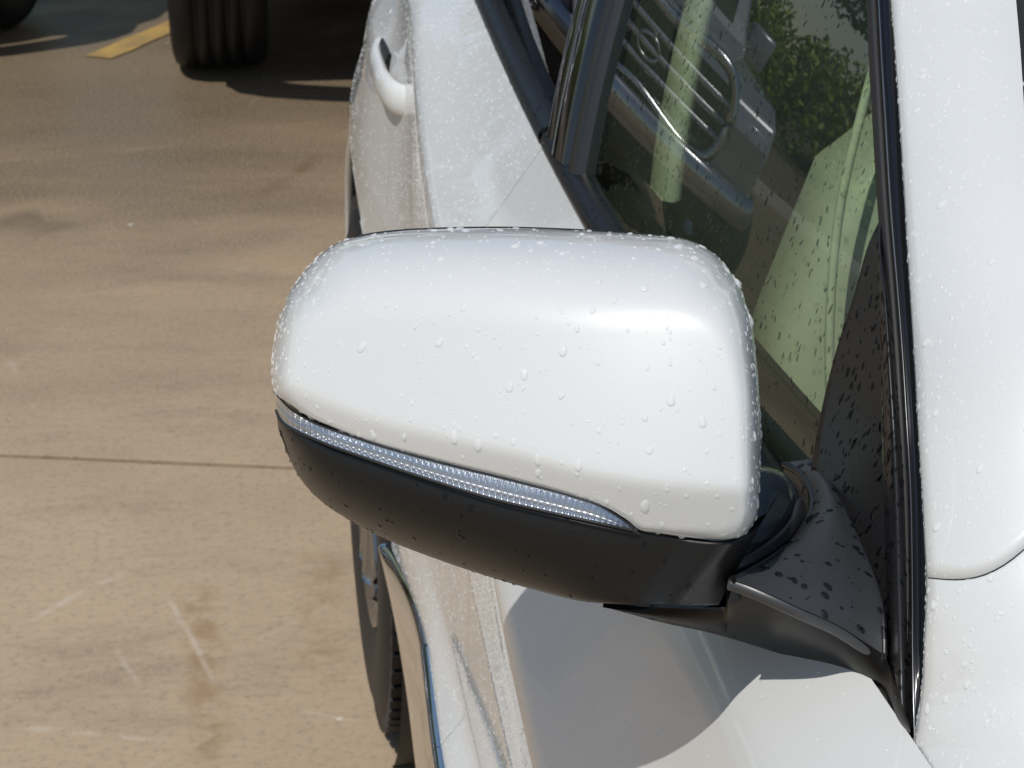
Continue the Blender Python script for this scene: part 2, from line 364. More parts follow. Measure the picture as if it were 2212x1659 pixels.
for k, x in enumerate(hx):
    rng = np.random.default_rng(90+k); y = 15.6-.12*x; t = empty('hedge_shrub', (x, y, bank_z(x, y)))
    tag(t, 'lime green shrub, %s from the left in the hedge on the bank' % ['first','second','third','fourth','fifth','sixth','seventh','eighth','ninth','last'][k], 'shrub', 'lime green shrubs along the bank')
    cs = [(rng.uniform(-1, 1), rng.uniform(-.45, .45), rng.uniform(.35, 1.5)) for _ in range(26)]
    V, F = leaf_mass(cs, [np.array([.5, .45, .45])]*26, 150, .06, rng); mk('foliage', V, F, M['lime'], t, smooth=False)
    mk('stem', *merge([tube(spline([(0, 0, -.1), (rng.normal(0, .1), rng.normal(0, .1), .5), (rng.normal(0, .5), rng.normal(0, .2), 1.0)], 6), np.linspace(.03, .01, 6), 6) for _ in range(5)]), M['bark'], t)

# ================================================================== OTHER VEHICLES
def lathe(profile, n, axis='x'):
    V = []
    for r_, x_ in profile:
        for k in range(n):
            q = 2*math.pi*k/n; V.append((x_, r_*math.cos(q), r_*math.sin(q)))
    return V, grid_faces(len(profile), n, False, True)
def wheel(name, parent, loc, r=.38, wd=.26, side=-1, steer=0, spokes=6, rim_mat=None, rim_r=None, face=1.0, blocks=True):
    """a wheel: tyre mesh (the part) with rim, hub cap and tread blocks as sub-parts; side -1 puts the outer face towards -x"""
    rr = rim_r or r*.64; h = wd/2
    pf = [(rr-.01, h*.72), (rr, h*.86), (rr+.012, h*.95), ((r+rr)/2, h*1.06), (r-.045, h*1.04), (r-.016, h*.97), (r-.004, h*.82)]
    g = []                                                                                   # grooved crown
    for c in (.5, .17, -.17, -.5): g += [(r, h*(c+.07)), (r-.009, h*(c+.055)), (r-.009, h*(c-.055)), (r, h*(c-.07))]
    pf = pf+g+[(a, -b_) for a, b_ in pf[::-1]]
    V, F = lathe(pf, 64); V = [(v[0]*-side, v[1], v[2]) for v in V]
    o = mk(name, V, F, M['tyre'], parent); o.location = loc; o.rotation_euler = (0, 0, steer)
    bl = []                                                                                   # shoulder tread blocks
    for k in range(72 if blocks else 0):
        q = 2*math.pi*k/72
        for s in (-1, 1):
            vv, ff = box_vf((s*h*.80, 0, r-.012), (h*.34, r*2*math.pi/72*.72, .026))
            c_, s_ = math.cos(q), math.sin(q); bl.append(([(v[0], v[1]*c_-v[2]*s_, v[1]*s_+v[2]*c_) for v in vv], ff))
    if blocks: mk('tread', *merge(bl), M['tyre'], o, smooth=False)['kind'] = 'stuff'
    rm = rim_mat or M['alloy']; x0 = side*h*face
    V, F = lathe([(rr-.012, x0*.9), (rr+.006, x0*1.0), (rr+.004, x0*.94), (rr-.02, x0*.86), (rr-.03, x0*.2), (rr-.03, -x0*.9)], 48)
    parts = [(V, F)]
    V2, F2 = lathe([(.0005, x0*.93), (.05, x0*.92), (.075, x0*.84), (.08, x0*.4)], 32); parts.append((V2, F2))
    for k in range(spokes):
        q0 = 2*math.pi*k/spokes
        for dq in (-.13, .13):
            P = []
            for f_, xx in ((.06, .82), (.5, .84), (1.0, .88)):
                q = q0+dq*(1-f_*.1); ra = .05+(rr-.07)*f_; P.append((x0*xx, ra*math.cos(q), ra*math.sin(q)))
            parts.append(tube(spline(P, 6), np.linspace(.026, .02, 6), 8))
    ro = mk('rim', *merge(parts), rm, o)
    V3, F3 = lathe([(.0005, x0*.25), (rr-.06, x0*.25), (rr-.06, x0*.15), (.0005, x0*.15)], 40); mk('brake_disc', V3, F3, M['alloy'], o)
    return o
def make_pickup(name, label, loc, rotz, paint, steer=0, front_bar_mat=None, rim=None, ax=1.0):
    t = empty(name, loc); t.rotation_euler = (0, 0, rotz); tag(t, label, 'truck', 'trucks parked behind the white car')
    hw = .97; zb = .46
    # side outline, front of the truck at y = 0, running to y = 5.5
    def arch(c, r, n=12): return [(c-r*math.cos(math.pi*k/n), .38+r*math.sin(math.pi*k/n)*1.0) for k in range(n+1)]
    low = ([(.10, zb)] if ax > .8 else [])+[p for p in arch(ax, .46) if p[1] >= zb]+[p for p in arch(4.45, .46) if p[1] >= zb]+[(5.45, zb)]
    top = [(5.5, .8), (5.5, 1.24), (3.55, 1.24), (3.5, 1.30), (3.35, 1.86), (3.1, 1.92), (2.2, 1.90), (1.95, 1.80), (1.5, 1.24), (1.4, 1.19), (.25, 1.12), (.08, 1.04), (.02, .9), (.03, .6)]
    prof = low+top; k = len(prof); V = []
    def wx(z): return hw-.02*abs(z-.85)-max(0, z-1.24)*.34
    for s in (-1, 1): V += [(s*wx(z), y, z) for y, z in prof]
    F = [tuple(range(k)), tuple(range(2*k-1, k-1, -1))]+[(i, k+i, k+(i+1) % k, (i+1) % k) for i in range(k)]
    b = mk('body', V, F, paint, t, smooth=False); bm = bmesh.new(); bm.from_mesh(b.data); bmesh.ops.recalc_face_normals(bm, faces=bm.faces); bm.to_mesh(b.data); bm.free()
    md = b.modifiers.new('bevel', 'BEVEL'); md.width = .03; md.segments = 3; md.limit_method = 'ANGLE'; md.angle_limit = R(35)
    box_obj('underbody', (0, 2.8, .43), (1.7, 5.2, .14), M['dark_metal'], t)
    fb = front_bar_mat or M['chrome']
    # bumper
    P = [(-.98, .38, .56), (-.96, .02, .56), (-.7, -.10, .56), (0, -.14, .56), (.7, -.10, .56), (.96, .02, .56), (.98, .38, .56)]
    tube_obj('bumper', spline(P, 40), .095, fb, t, n=14, flat=(.45, 1))
    tube_obj('air_dam', spline([(p[0]*.96, p[1]+.06, .43) for p in P], 30), .10, M['rubber'], t, n=8, flat=(.4, 1))
    # grille: dark insert, chrome surround and bars
    gr = box_obj('grille', (0, .02, .87), (1.2, .06, .34), M['dark_metal'], t)
    rr_ = [(-.62, -.03, .70), (-.66, -.03, .87), (-.60, -.03, 1.05), (0, -.045, 1.07), (.60, -.03, 1.05), (.66, -.03, .87), (.62, -.03, .70), (0, -.045, .68)]
    tube_obj('surround', spline(rr_, 60, closed=True), .035, fb, gr, n=10, closed=True, flat=(1, 1))
    for zz in (.78, .87, .96): tube_obj('bar', spline([(-.62, -.03, zz), (0, -.05, zz), (.62, -.03, zz)], 16), .024, fb, gr, n=8)
    for xx in np.linspace(-.54, .54, 19): tube_obj('mesh_rib', [(xx, -.015, .70), (xx, -.015, 1.04)], .006, M['black_gloss'], gr, n=5)
    tube_obj('badge', [(.09*math.cos(q), -.07, .87+.055*math.sin(q)) for q in np.linspace(0, 2*math.pi, 20, endpoint=False)], .012, fb, gr, n=6, closed=True)
    for s in (-1, 1):
        h = box_obj('headlight', (s*.81, .06, .90), (.27, .12, .22), M['lens'], t, .03); box_obj('reflector', (s*.81, .075, .90), (.22, .06, .16), M['chrome'], h, .02)
        # side windows and mirrors
        X = s*(hw-.09)
        mk('side_window', [(s*(wx(1.28)+.004), 1.72, 1.28), (s*(wx(1.28)+.004), 3.3, 1.28), (s*(wx(1.78)+.004), 3.2, 1.78), (s*(wx(1.78)+.004), 2.1, 1.78)], [(0,1,2,3)], M['black_gloss'], t, smooth=False)
        box_obj('wing_mirror', (s*1.08, 1.7, 1.30), (.22, .1, .24), paint, t, .03)
        for yy, st in ((ax, steer), (4.45, 0)): wheel('wheel', t, (s*(hw-.115), yy, .385), .385, .262, s, st, 6, rim, None, 1.0, False)
    mk('windshield', [(-.80, 1.56, 1.28), (.80, 1.56, 1.28), (.72, 1.93, 1.755), (-.72, 1.93, 1.755)], [(0,1,2,3)], M['black_gloss'], t, smooth=False, face_to=(0,-10,3)).location = (0, -.025, .012)
    return t
dark_paint = mat('black_truck_paint', (.012, .012, .014), .15, coat=1)
silver_paint = mat('pale_silver_truck_paint', (.20, .21, .23), .25, metal=.3, coat=1)
pa = uz(470, 140, 0)
make_pickup('pickup_truck', 'black pickup truck with a wet patch and dark shadow under it', (pa[0]+.855, pa[1]-.62, 0), R(-1), dark_paint, ax=.62)
make_pickup('pickup_truck', 'pale silver truck with chrome grille bars left of the yellow line', (-1.40, 6.66, 0), R(9), silver_paint, steer=R(-24), ax=.55, front_bar_mat=mat('dull_chrome', (.42, .43, .45), .14, 1))

# ================================================================== THE WHITE CAR
car = empty('parked_car', (.9, 1.9, 0)); tag(car, 'white car wet with water drops, its side mirror in front of the lens', 'car')
CO = Vector(car.location)
def C_(o):                                                       # geometry is written in world coordinates: shift it under the car's base
    o.data.transform(Matrix.Translation(-CO)) if o.parent == car else None
    return o
def cp(*a, **k): return C_(a[0](*a[1:], **k))

# longitudinal lines of the body side: Y -> (X, z)
YL = [-.4, .2, .62, .9, 1.1, 1.44, 1.56, 1.85, 2.2, 2.48, 2.75, 3.1, 3.5, 3.8, 4.0]
LINES = {
 'belt':   ([.40, .365, .335, .318, .306, .297, .294, .291, .295, .303, .32, .36, .43, .55, .75], [1.0, 1.03, 1.042, 1.050, 1.056, 1.062, 1.066, 1.074, 1.084, 1.092, 1.10, 1.12, 1.14, 1.15, 1.15]),
 'sh':     ([.33, .29, .265, .254, .254, .246, .247, .250, .257, .271, .295, .355, .42, .53, .72], [.975, 1.0, 1.012, 1.013, 1.004, .977, .985, 1.015, 1.052, 1.080, 1.094, 1.11, 1.12, 1.12, 1.12]),
 'cr':     ([.225, .195, .188, .187, .188, .190, .193, .200, .214, .236, .262, .335, .40, .50, .70], [.80, .81, .815, .82, .83, .88, .90, .945, 1.015, 1.062, 1.080, 1.09, 1.09, 1.08, 1.08]),
 'under0': ([.23, .20, .195, .194, .195, .197, .200, .206, .219, .234, .213, .268, .35, .46, .68], [.76, .77, .775, .78, .79, .835, .852, .887, .935, .965, .985, .985, .97, .97, .97]),
 'flare':  ([.25, .235, .226, .225, .225, .223, .223, .224, .225, .218, .197, .215, .30, .43, .66], [.64, .64, .64, .64, .64, .65, .655, .67, .72, .78, .84, .83, .82, .80, .80]),
 'step':   ([.24, .23, .226, .224, .222, .221, .221, .221, .219, .208, .189, .208, .29, .42, .65], [.53, .53, .53, .53, .53, .53, .53, .53, .535, .55, .66, .67, .64, .62, .60]),
 'chrt':   ([.20, .19, .186, .186, .186, .186, .187, .193, .208, .204, .192, .20, .27, .43, .66], [.50, .50, .50, .50, .50, .50, .50, .50, .49, .455, .45, .45, .45, .45, .45]),
 'chrb':   ([.205, .195, .19, .19, .19, .189, .190, .194, .203, .206, .20, .21, .28, .44, .67], [.33, .33, .33, .33, .33, .335, .335, .34, .355, .375, .38, .38, .38, .36, .36]),
 'sill':   ([.27]*10+[.27, .28, .34, .5, .7], [.26]*15)}
ORDER = ['belt', 'sh', 'cr', 'under0', 'flare', 'step', 'chrt', 'chrb', 'sill']
def line_pt(name, Y):
    X, Z = LINES[name]; return np.stack([interp_s(Y, YL, X), np.asarray(Y, float), interp_s(Y, YL, Z)], -1)
def body_grid(y0, y1, names, step=.012, rounds=2, dens=5):
    Y = np.linspace(y0, y1, max(4, int((y1-y0)/step)+1)); P = np.stack([line_pt(k, Y) for k in names], 1)   # (ny, k, 3)
    # round each crease slightly: replace it with points set back from it
    out = [P[:, 0]]
    for i in range(1, P.shape[1]-1):
        a, b, c = P[:, i-1], P[:, i], P[:, i+1]
        l0 = np.linalg.norm(a-b, axis=1, keepdims=True); l1 = np.linalg.norm(c-b, axis=1, keepdims=True); r_ = np.minimum(np.minimum(l0, l1)*.45, .016)
        s = b+(a-b)/l0*r_; e = b+(c-b)/l1*r_
        for t in np.linspace(0, 1, 6): out.append((1-t)**2*s+2*t*(1-t)*b+t*t*e)
    out.append(P[:, -1]); Q = np.stack(out, 1)
    # subdivide the long flats
    res = [Q[:, 0]]
    for i in range(1, Q.shape[1]):
        L = np.linalg.norm(Q[:, i]-Q[:, i-1], axis=1).mean(); kx = max(1, int(L/.02))
        for t in np.linspace(0, 1, kx+1)[1:]: res.append(Q[:, i-1]*(1-t)+Q[:, i]*t)
    return np.stack(res, 1)
CX = 1.17                                                        # centre plane of the car
OUT = np.array([-40, 1.5, 6])
AX, AZ, AR = 2.90, .37, .425                                       # rear axle and arch
def panel(name, y0, y1, names, m, cut=False, parent=car, mirror=True):
    G = body_grid(y0, y1, names); mm, nn = G.shape[:2]; V = G.reshape(-1, 3).copy(); F = grid_faces(mm, nn)
    if cut:
        dy, dz = V[:, 1]-AX, V[:, 2]-AZ; rr = np.hypot(dy, dz); inn = rr < AR
        F = [f for f in F if not all(inn[list(f)])]
        used = set(i for f in F for i in f)
        for i in used:
            if inn[i]: s = AR/max(rr[i], 1e-6); V[i, 1] = AX+dy[i]*s; V[i, 2] = AZ+dz[i]*s
    o = mk(name, V, F, m, parent, True, OUT); C_(o)
    md = o.modifiers.new('thickness', 'SOLIDIFY'); md.thickness = .004; md.offset = -1; md.use_rim = False
    return o
SPLIT = 1.873
fd = panel('front_door', .80, SPLIT, ORDER, M['white'])
rd_ = panel('rear_door', SPLIT+.0007, 2.5612, ORDER, M['white'], cut=True)
rq = panel('rear_quarter_panel', 2.5618, 4.0, ORDER, M['white'], cut=True)
ff = panel('front_fender', -.4, .797, ORDER, M['white'])
# chrome rocker garnish along the doors, tapering to a point before the rear wheel
def sub_part(fn, parent, *a, **k):
    o = fn(*a, parent=parent, **k)
    if parent is not None:
        q = parent; off = Vector((0, 0, 0))
        while q is not None: off += Vector(q.location); q = q.parent
        o.data.transform(Matrix.Translation(-off))
    return o
def garnish(name, y0, y1, parent):
    Y = np.linspace(y0, y1, 80); a_, b_ = line_pt('chrt', Y), line_pt('chrb', Y)
    k = np.clip((2.50-Y)/.42, 0.02, 1)[:, None]**.6; mid = a_*.45+b_*.55; a_, b_ = mid+(a_-mid)*k, mid+(b_-mid)*k
    rows = []
    for t in np.linspace(0, 1, 14):
        q = a_*(1-t)+b_*t; q[:, 0] -= .003+.012*math.sin(math.pi*t)**.7; rows.append(q)
    rows = [a_+np.array([.006, 0, .0])]+rows+[b_+np.array([.006, 0, 0])]
    return sub_part(grid_obj, parent, name, np.stack(rows, 1), M['chrome'], face_to=OUT)
garnish('chrome_garnish', .93, SPLIT-.0003, fd); garnish('chrome_garnish', SPLIT+.0008, 2.50, rd_)
# wheel arch lip and liner
q = np.linspace(R(15), R(165), 40)
def lip_x(y, z): return float(np.interp(z, [.3, .45, .55, .66, .8, .95], [.21, .20, .196, .188, .192, .20]))
tube_obj('arch_lip', [(np.interp(abs(t-math.pi/2), [0, 1.7], [.206, .224]), AX+AR*math.cos(t), AZ+AR*math.sin(t)) for t in q], .006, M['white'], car); C_(bpy.context.scene.objects['arch_lip'])
V, F = lathe([(AR+.005, 0), (AR+.005, .32), (.02, .32)], 48); o = mk('wheel_arch_liner', [(.215+v[0], AX+v[1], AZ+v[2]) for v in V], F, M['rubber'], car); C_(o)
wh = wheel('rear_wheel', car, (.327-CO.x, AX-.03-CO.y, .36-CO.z), .36, .25, -1, 0, 5, mat('machined_alloy', (.30, .31, .33), .22, 1), .215, 1.0)

# ---- side glass: curved in section and in plan
def glass_x(Y, z, off=0):
    Y = np.asarray(Y, float); z = np.asarray(z, float); h = z-1.07
    xb = .300+np.where(Y < 1.85, (1.85-Y)**2/15.0, (Y-1.85)**2*.05)
    return xb+.19*h+.44*np.maximum(h, -.05)**2+off
def low_off(z): u = min(max((1.15-z)/.10, 0), 1); return -.022*u*u*(3-2*u)
def on_glass(px, py, off=0):                                       # where the sight line meets the glass surface
    t0, t1 = .6, 4.0; r = ray(px, py)/FPX
    for _ in range(60):
        t = (t0+t1)/2; p = CAM+r*t
        if p[0] < glass_x(p[1], p[2], off+(low_off(p[2]) if off < 0 else 0)): t0 = t
        else: t1 = t
    return CAM+r*t0
def ystrip(z): return np.interp(z, [1.0, 1.05, 1.33, 1.62], [.86, .915, 1.27, 1.75])     # front edge of the glass, up the pillar
def yb(z): return 1.745+(z-1.07)*.20                                # rear edge of the front glass
zs = np.linspace(1.045, 1.60, 40); us = np.linspace(0, 1, 60)
G = np.array([[(float(glass_x(y, z)), y, z) for y in (ystrip(z)*(1-us)+yb(z)*us)] for z in zs])
win = sub_part(grid_obj, fd, 'window_glass', G, M['glass'], face_to=OUT)
zs2 = np.linspace(1.06, 1.58, 20)
G = np.array([[(float(glass_x(y, z, .004)), y, z) for y in np.linspace(yb(z)+.13, 2.62, 24)] for z in zs2])
sub_part(grid_obj, rd_, 'window_glass', G, M['privacy'], face_to=OUT)
def glass_strip(name, ya, yb_, off, m, parent, zt=1.58, z0=1.084, bulge=.0):
    Zs = np.linspace(z0, zt, 26); us = np.linspace(0, 1, 7)
    Gs = np.array([[(float(glass_x(y, z, off-bulge*math.sin(math.pi*u))), y, z) for u, y in zip(us, ya(z)+(yb_(z)-ya(z))*us)] for z in Zs])
    Gs = np.concatenate([Gs[:, :1]+np.array([.02, 0, 0]), Gs, Gs[:, -1:]+np.array([.02, 0, 0])], 1)
    return sub_part(grid_obj, parent, name, Gs, m, face_to=OUT)
glass_strip('window_frame', lambda z: yb(z)-.004, lambda z: yb(z)+.022, -.007, M['black_satin'], fd, bulge=.004)
glass_strip('pillar_cover', lambda z: yb(z)+.026, lambda z: yb(z)+.085, -.010, M['black_gloss'], fd, bulge=.006)
glass_strip('pillar_cover', lambda z: yb(z)+.089, lambda z: yb(z)+.128, -.008, M['black_gloss'], rd_, bulge=.004)
glass_strip('window_header', lambda z: ystrip(z)-.02, lambda z: ystrip(z)+.075, -.006, M['black_satin'], fd, zt=1.60, z0=1.375)
# belt mouldings
def belt_mould(name, y0, y1, parent, xs=0):
    Y = np.linspace(y0, y1, 60); B = line_pt('belt', Y); rows = []
    gx = np.array([float(glass_x(y, 1.075)) for y in Y])
    for t, (dx, dz) in enumerate(((.004, -.006), (-.003, -.002), (-.0045, .004), (-.002, .010), (.004, .0135), (.012, .0145), (.019, .013), (.0225, .010), (.0235, .004))):
        q = B.copy(); q[:, 0] += dx; q[:, 2] += dz; rows.append(q)
    inner = B.copy(); inner[:, 0] = np.maximum(gx+.004, B[:, 0]+.024); inner[:, 2] += .002; rows.append(inner)
    return sub_part(grid_obj, parent, name, np.stack(rows, 1), M['belt'], face_to=(-.5, 1, 6))
belt_mould('belt_moulding', .99, SPLIT-.003, fd); belt_mould('belt_moulding', SPLIT+.009, 2.66, rd_)
# rear door handle
P = [(.242, 2.505, .950), (.226, 2.522, .952), (.2150, 2.56, .956), (.2125, 2.61, .961), (.215, 2.665, .967), (.228, 2.70, .971), (.245, 2.715, .974)]
hd = sub_part(tube_obj, rd_, 'door_handle', spline(P, 36), .0185, M['white'], n=16, flat=(.5, 1.0))
hr = [(.2235, 2.60, .965), (.2225, 2.63, .968), (.2215, 2.66, .970)]
Vc, Fc = tube(spline(hr, 10), .021, 12, flat=(.30, 1)); o = mk('handle_gap_shade', Vc, Fc, M['rubber'], rd_)  # black insert stands in for shade in the gap behind the handle
q_ = Vector(rd_.location)+CO; o.data.transform(Matrix.Translation(-q_))

# ---- A-pillar, fender top, windshield, hood, roof
LP = [(1979, 1617, .906), (1988, 1560, .910), (1995, 1521, .913), (2001, 1403, .921), (2006, 1262, .934), (2001, 1165, .95), (1998, 1099, .962), (1990, 974, .985), (1981, 807, 1.02), (1969, 619, 1.062), (1958, 435, 1.11), (1948, 277, 1.16), (1937, 115, 1.215), (1927, 0, 1.26)]
RP = [(2300, 1640, .848), (2305, 1560, .859), (2306, 1500, .868), (2304, 1390, .880), (2300, 1240, .897), (2296, 1150, .909), (2290, 1080, .921), (2282, 960, .941), (2268, 800, .965), (2250, 610, 1.01), (2228, 425, 1.06), (2215, 270, 1.11), (2204, 105, 1.17), (2194, -10, 1.215)]
LPw = np.array([uy(*p) for p in LP]); RPw = np.array([uy(*p) for p in RP])
ext = lambda A, d: np.vstack([A, A[-1]+d*.35, A[-1]+d*.7])
dd = np.array([.10, .46, .30])
LPw = ext(LPw, dd); RPw = ext(RPw, dd*np.array([1.1, 1, 1]))
Ls, Rs = spline(LPw, 130), spline(RPw, 130)
rows = []
for t in np.linspace(0, 1, 15):
    q = Ls*(1-t)+Rs*t; bul = math.sin(math.pi*t)**.8*.007; q = q+np.array([-.35, -.75, .55])*bul; rows.append(q)
inw = np.array([.006, .022, -.004])
PG = np.stack([rows[0]+inw]+[rows[0]+inw*.35+np.array([-.0008,0,0])]+rows, 1)
# split at the seam between pillar and fender: seam runs from left edge index to right edge index
kl = int(np.argmin(np.linalg.norm(Ls-uy(2008, 1257, .934), axis=1))); kr = int(np.argmin(np.linalg.norm(Rs-uy(2291, 1090, .919), axis=1)))
kk = (np.linspace(kl, kr, 15)-2.0*np.sin(np.linspace(0, math.pi, 15))); kk = np.concatenate([[kl, kl], kk])
def seam_split(G, kk, lower, gap=.07):
    n_ = G.shape[1]; res = []
    idx = np.arange(G.shape[0], dtype=float)
    for j in range(n_):
        a, b = (0, kk[j]-gap) if lower else (kk[j]+gap, G.shape[0]-1)
        t = np.linspace(a, b, 60 if lower else 90)
        col = np.stack([np.interp(t, idx, G[:, j, c]) for c in range(3)], -1)
        e = col[-1].copy() if lower else col[0].copy()
        drop = np.array([.002, .007, -.005])
        col = np.vstack([col, col[-1:]+drop*.25, col[-1:]+drop]) if lower else np.vstack([col[:1]+drop, col[:1]+drop*.25, col])
        res.append(col)
    return np.stack(res, 1)
ap = grid_obj('windshield_pillar', seam_split(PG, kk, False), M['white'], car, face_to=CAM); C_(ap)
ft = seam_split(PG, kk, True)
# carry the fender top forward past the pillar foot
fwdrows = []
base0 = ft[0]
for t in np.linspace(1, 0, 12)[:-1]:
    q = base0.copy(); q[:, 1] -= t*1.2; q[:, 2] -= t*.12; q[:, 0] += t*.03; fwdrows.append(q)
ft = np.concatenate([np.array(fwdrows), ft], 0)
fo = grid_obj('fender_top', ft, M['white'], car, face_to=CAM+np.array([0, .3, 3])); C_(fo)
# windshield between the pillars, with its dark edge
rw = Rs[kr-12:]; wl = rw+np.array([.012, .012, -.004]); wr = wl.copy(); wr[:, 0] = 2*CX-wl[:, 0]
G = np.stack([wl*(1-t)+wr*t+np.array([0, -.22*math.sin(math.pi*t), 0]) for t in np.linspace(0, 1, 24)], 1)
ws = grid_obj('windshield', G, M['windshield'], car, face_to=CAM); C_(ws)
fr = np.stack([rw+np.array([-.001, .004, -.004]), rw+np.array([.010, .0, -.001]), rw+np.array([.022, -.004, .001])], 1)
sub_part(grid_obj, ws, 'frit_band', fr, M['rubber'], face_to=CAM)
hood = []
he = Rs[2]                                                        # inner edge of the fender top
for t in np.linspace(0, 1, 24):
    x = he[0]-.004+(2*CX-2*he[0]+.008)*t; b0 = math.sin(math.pi*t)
    hood.append([(x, he[1]+.01-1.25*s_-.10*b0*(1-s_), he[2]-.004+.035*b0**.7-.125*s_) for s_ in np.linspace(0, 1, 18)])
o = grid_obj('hood', np.array(hood), M['white'], car, face_to=(1, 0, 20)); C_(o)
cw = np.stack([np.stack([np.array(hood)[:, 0], np.array(hood)[:, 0]+np.array([0, .03, -.03])], 1)[:, k] for k in (0, 1)]+[spline(G[0], 24)+np.array([0, -.01, -.012]), spline(G[0], 24)], 1)
o = grid_obj('cowl', cw, M['trim_dark'], car, face_to=(1, 0, 20)); C_(o)
rx = np.linspace(0, 1, 16); roof = []
for t in rx:
    x = .47+(2*CX-.94)*t; roof.append([(x, y, 1.60+.09*math.sin(math.pi*t)**.6*1.0+(.02-.02*((y-2.6)/1.1)**2)) for y in np.linspace(1.62, 3.9, 18)])
o = grid_obj('roof', np.array(roof), M['white'], car, face_to=(1, 2, 20), thick=.03); C_(o)
# body behind the rear door glass
Yp = np.linspace(2.58, 3.95, 40); bl_ = line_pt('belt', Yp); tp_ = np.stack([np.interp(Yp, [2.5, 3.4, 3.95], [.455, .50, .60]), Yp-.10*(Yp-2.58), np.full(40, 1.60)], -1)
o = grid_obj('rear_pillar', np.stack([bl_*(1-t)+tp_*t+np.array([-.03*math.sin(math.pi*t), 0, 0]) for t in np.linspace(0, 1, 14)], 1), M['white'], car, face_to=OUT); C_(o)
# window header rail
tube_obj('roof_rail', spline([(.455, 1.6, 1.585), (.448, 2.0, 1.60), (.45, 2.6, 1.60), (.50, 3.4, 1.57)], 24), .035, M['white'], car); C_(bpy.context.scene.objects['roof_rail'])
# far side of the body, closed so that the cabin is dark
for src, nm in ((fd, 'front_door'), (rd_, 'rear_door'), (rq, 'rear_quarter_panel'), (ff, 'front_fender')):
    me = src.data.copy(); me.transform(Matrix.Translation((2*(CX-CO.x), 0, 0)) @ Matrix.Scale(-1, 4, (1, 0, 0))); me.flip_normals()
    o = bpy.data.objects.new(nm, me); COL.objects.link(o); o.parent = car
    if nm == 'rear_door':
        g2 = win.data.copy(); g2.transform(Matrix.Translation((2*(CX-CO.x), 0, 0)) @ Matrix.Scale(-1, 4, (1, 0, 0)))
# far side glass
zs3 = np.linspace(1.05, 1.60, 10)
G = np.array([[(2*CX-float(glass_x(y, z)), y, z) for y in np.linspace(ystrip(z), 3.0, 24)] for z in zs3])
o = grid_obj('side_glass', G, M['privacy'], car); C_(o)
o = grid_obj('tailgate', np.array([[(x, 3.9+.1*math.sin(math.pi*(x-.4)/1.54), z) for z in np.linspace(.35, 1.68, 8)] for x in np.linspace(.5, 1.84, 12)]), M['white'], car, face_to=(1, 20, 1), thick=.02); C_(o)

# ---- cabin
def cb(name, c, s, m, bev=.02): o = box_obj(name, c, s, m, car, bev); C_(o); return o
cb('cabin_floor', (CX, 2.3, .34), (1.6, 3.1, .06), M['trim_dark'])
cb('dashboard', (CX, 1.02, .90), (1.45, .36, .26), M['trim_dark'], .06)
cb('firewall', (CX, .86, .65), (1.55, .05, .6), M['trim_dark'])
# inner door panel, its padded top edge just inside the glass
G = []
for y in np.linspace(.98, 1.84, 40):
    g = float(glass_x(y, 1.06)); G.append([(g+.012, y, 1.052), (g+.018, y, 1.066), (g+.035, y, 1.070), (g+.06, y, 1.055), (g+.075, y, 1.02), (g+.07, y, .9), (g+.06, y, .5)])
sub_part(grid_obj, fd, 'inner_door_panel', np.array(G), M['trim_dark'], face_to=(1.2, 1.5, 1.5))
# front seat: backrest with side bolster, seam and headrest
def seat(x0, x1, yb0, name='front_seat'):
    n_, m_ = 26, 22; G = []
    for i in range(m_):
        v = i/(m_-1); z = .62+.72*v; xc = (x0+x1)/2; half = (x1-x0)/2-float(np.interp(z, [.6, .9, .97, 1.12, 1.15, 1.25, 1.34], [.03, .0, .005, .075, .17, .20, .21]))
        ring = []
        for j in range(n_):
            q = 2*math.pi*j/n_; cx_, sy = math.cos(q), math.sin(q)
            px_ = math.copysign(abs(cx_)**.55, cx_)*half; th = .085*(1-.35*v)
            py_ = math.copysign(abs(sy)**.7, sy)*th-.035*abs(px_/half)**3*(1 if sy < 0 else 0)
            k_ = 1 if i not in (0, m_-1) else .9
            ring.append((xc+px_*k_, yb0+.28*(z-.62)+py_, z))
        G.append(ring)
    G.insert(0, [(p[0]*.1+(x0+x1)/2*.9, p[1], p[2]) for p in G[0]]); G.append([(p[0]*.1+(x0+x1)/2*.9, p[1], p[2]+.015) for p in G[-1]])
    o = grid_obj(name, np.array(G), M['leather'], car, cv=True, face_to=None); C_(o)
    bm = bmesh.new(); bm.from_mesh(o.data); bmesh.ops.recalc_face_normals(bm, faces=bm.faces); bm.to_mesh(o.data); bm.free()
    cu = box_obj('cushion', ((x0+x1)/2-CO.x, yb0-.25-CO.y, .60), (x1-x0+.02, .56, .16), M['leather'], o, .06, 4)
    hr_ = box_obj('headrest', ((x0+x1)/2-CO.x, yb0+.26-CO.y, 1.47), (.26, .1, .17), M['leather'], o, .045, 4)
    return o
s1 = seat(.415, .90, 1.56); s2 = seat(1.43, 1.93, 1.56)
# piping seam up the near bolster
tube_obj('seam', spline([(.452-CO.x, 1.497-CO.y, .90), (.450-CO.x, 1.535-CO.y, 1.0), (.462-CO.x, 1.57-CO.y, 1.10), (.49-CO.x, 1.60-CO.y, 1.2)], 20), .0035, M['leather_seam'], s1)
cb('rear_seat', (CX, 2.72, .85), (1.35, .18, .75), M['leather'], .06)
cb('rear_cushion', (CX, 2.45, .55), (1.35, .5, .18), M['leather'], .06)
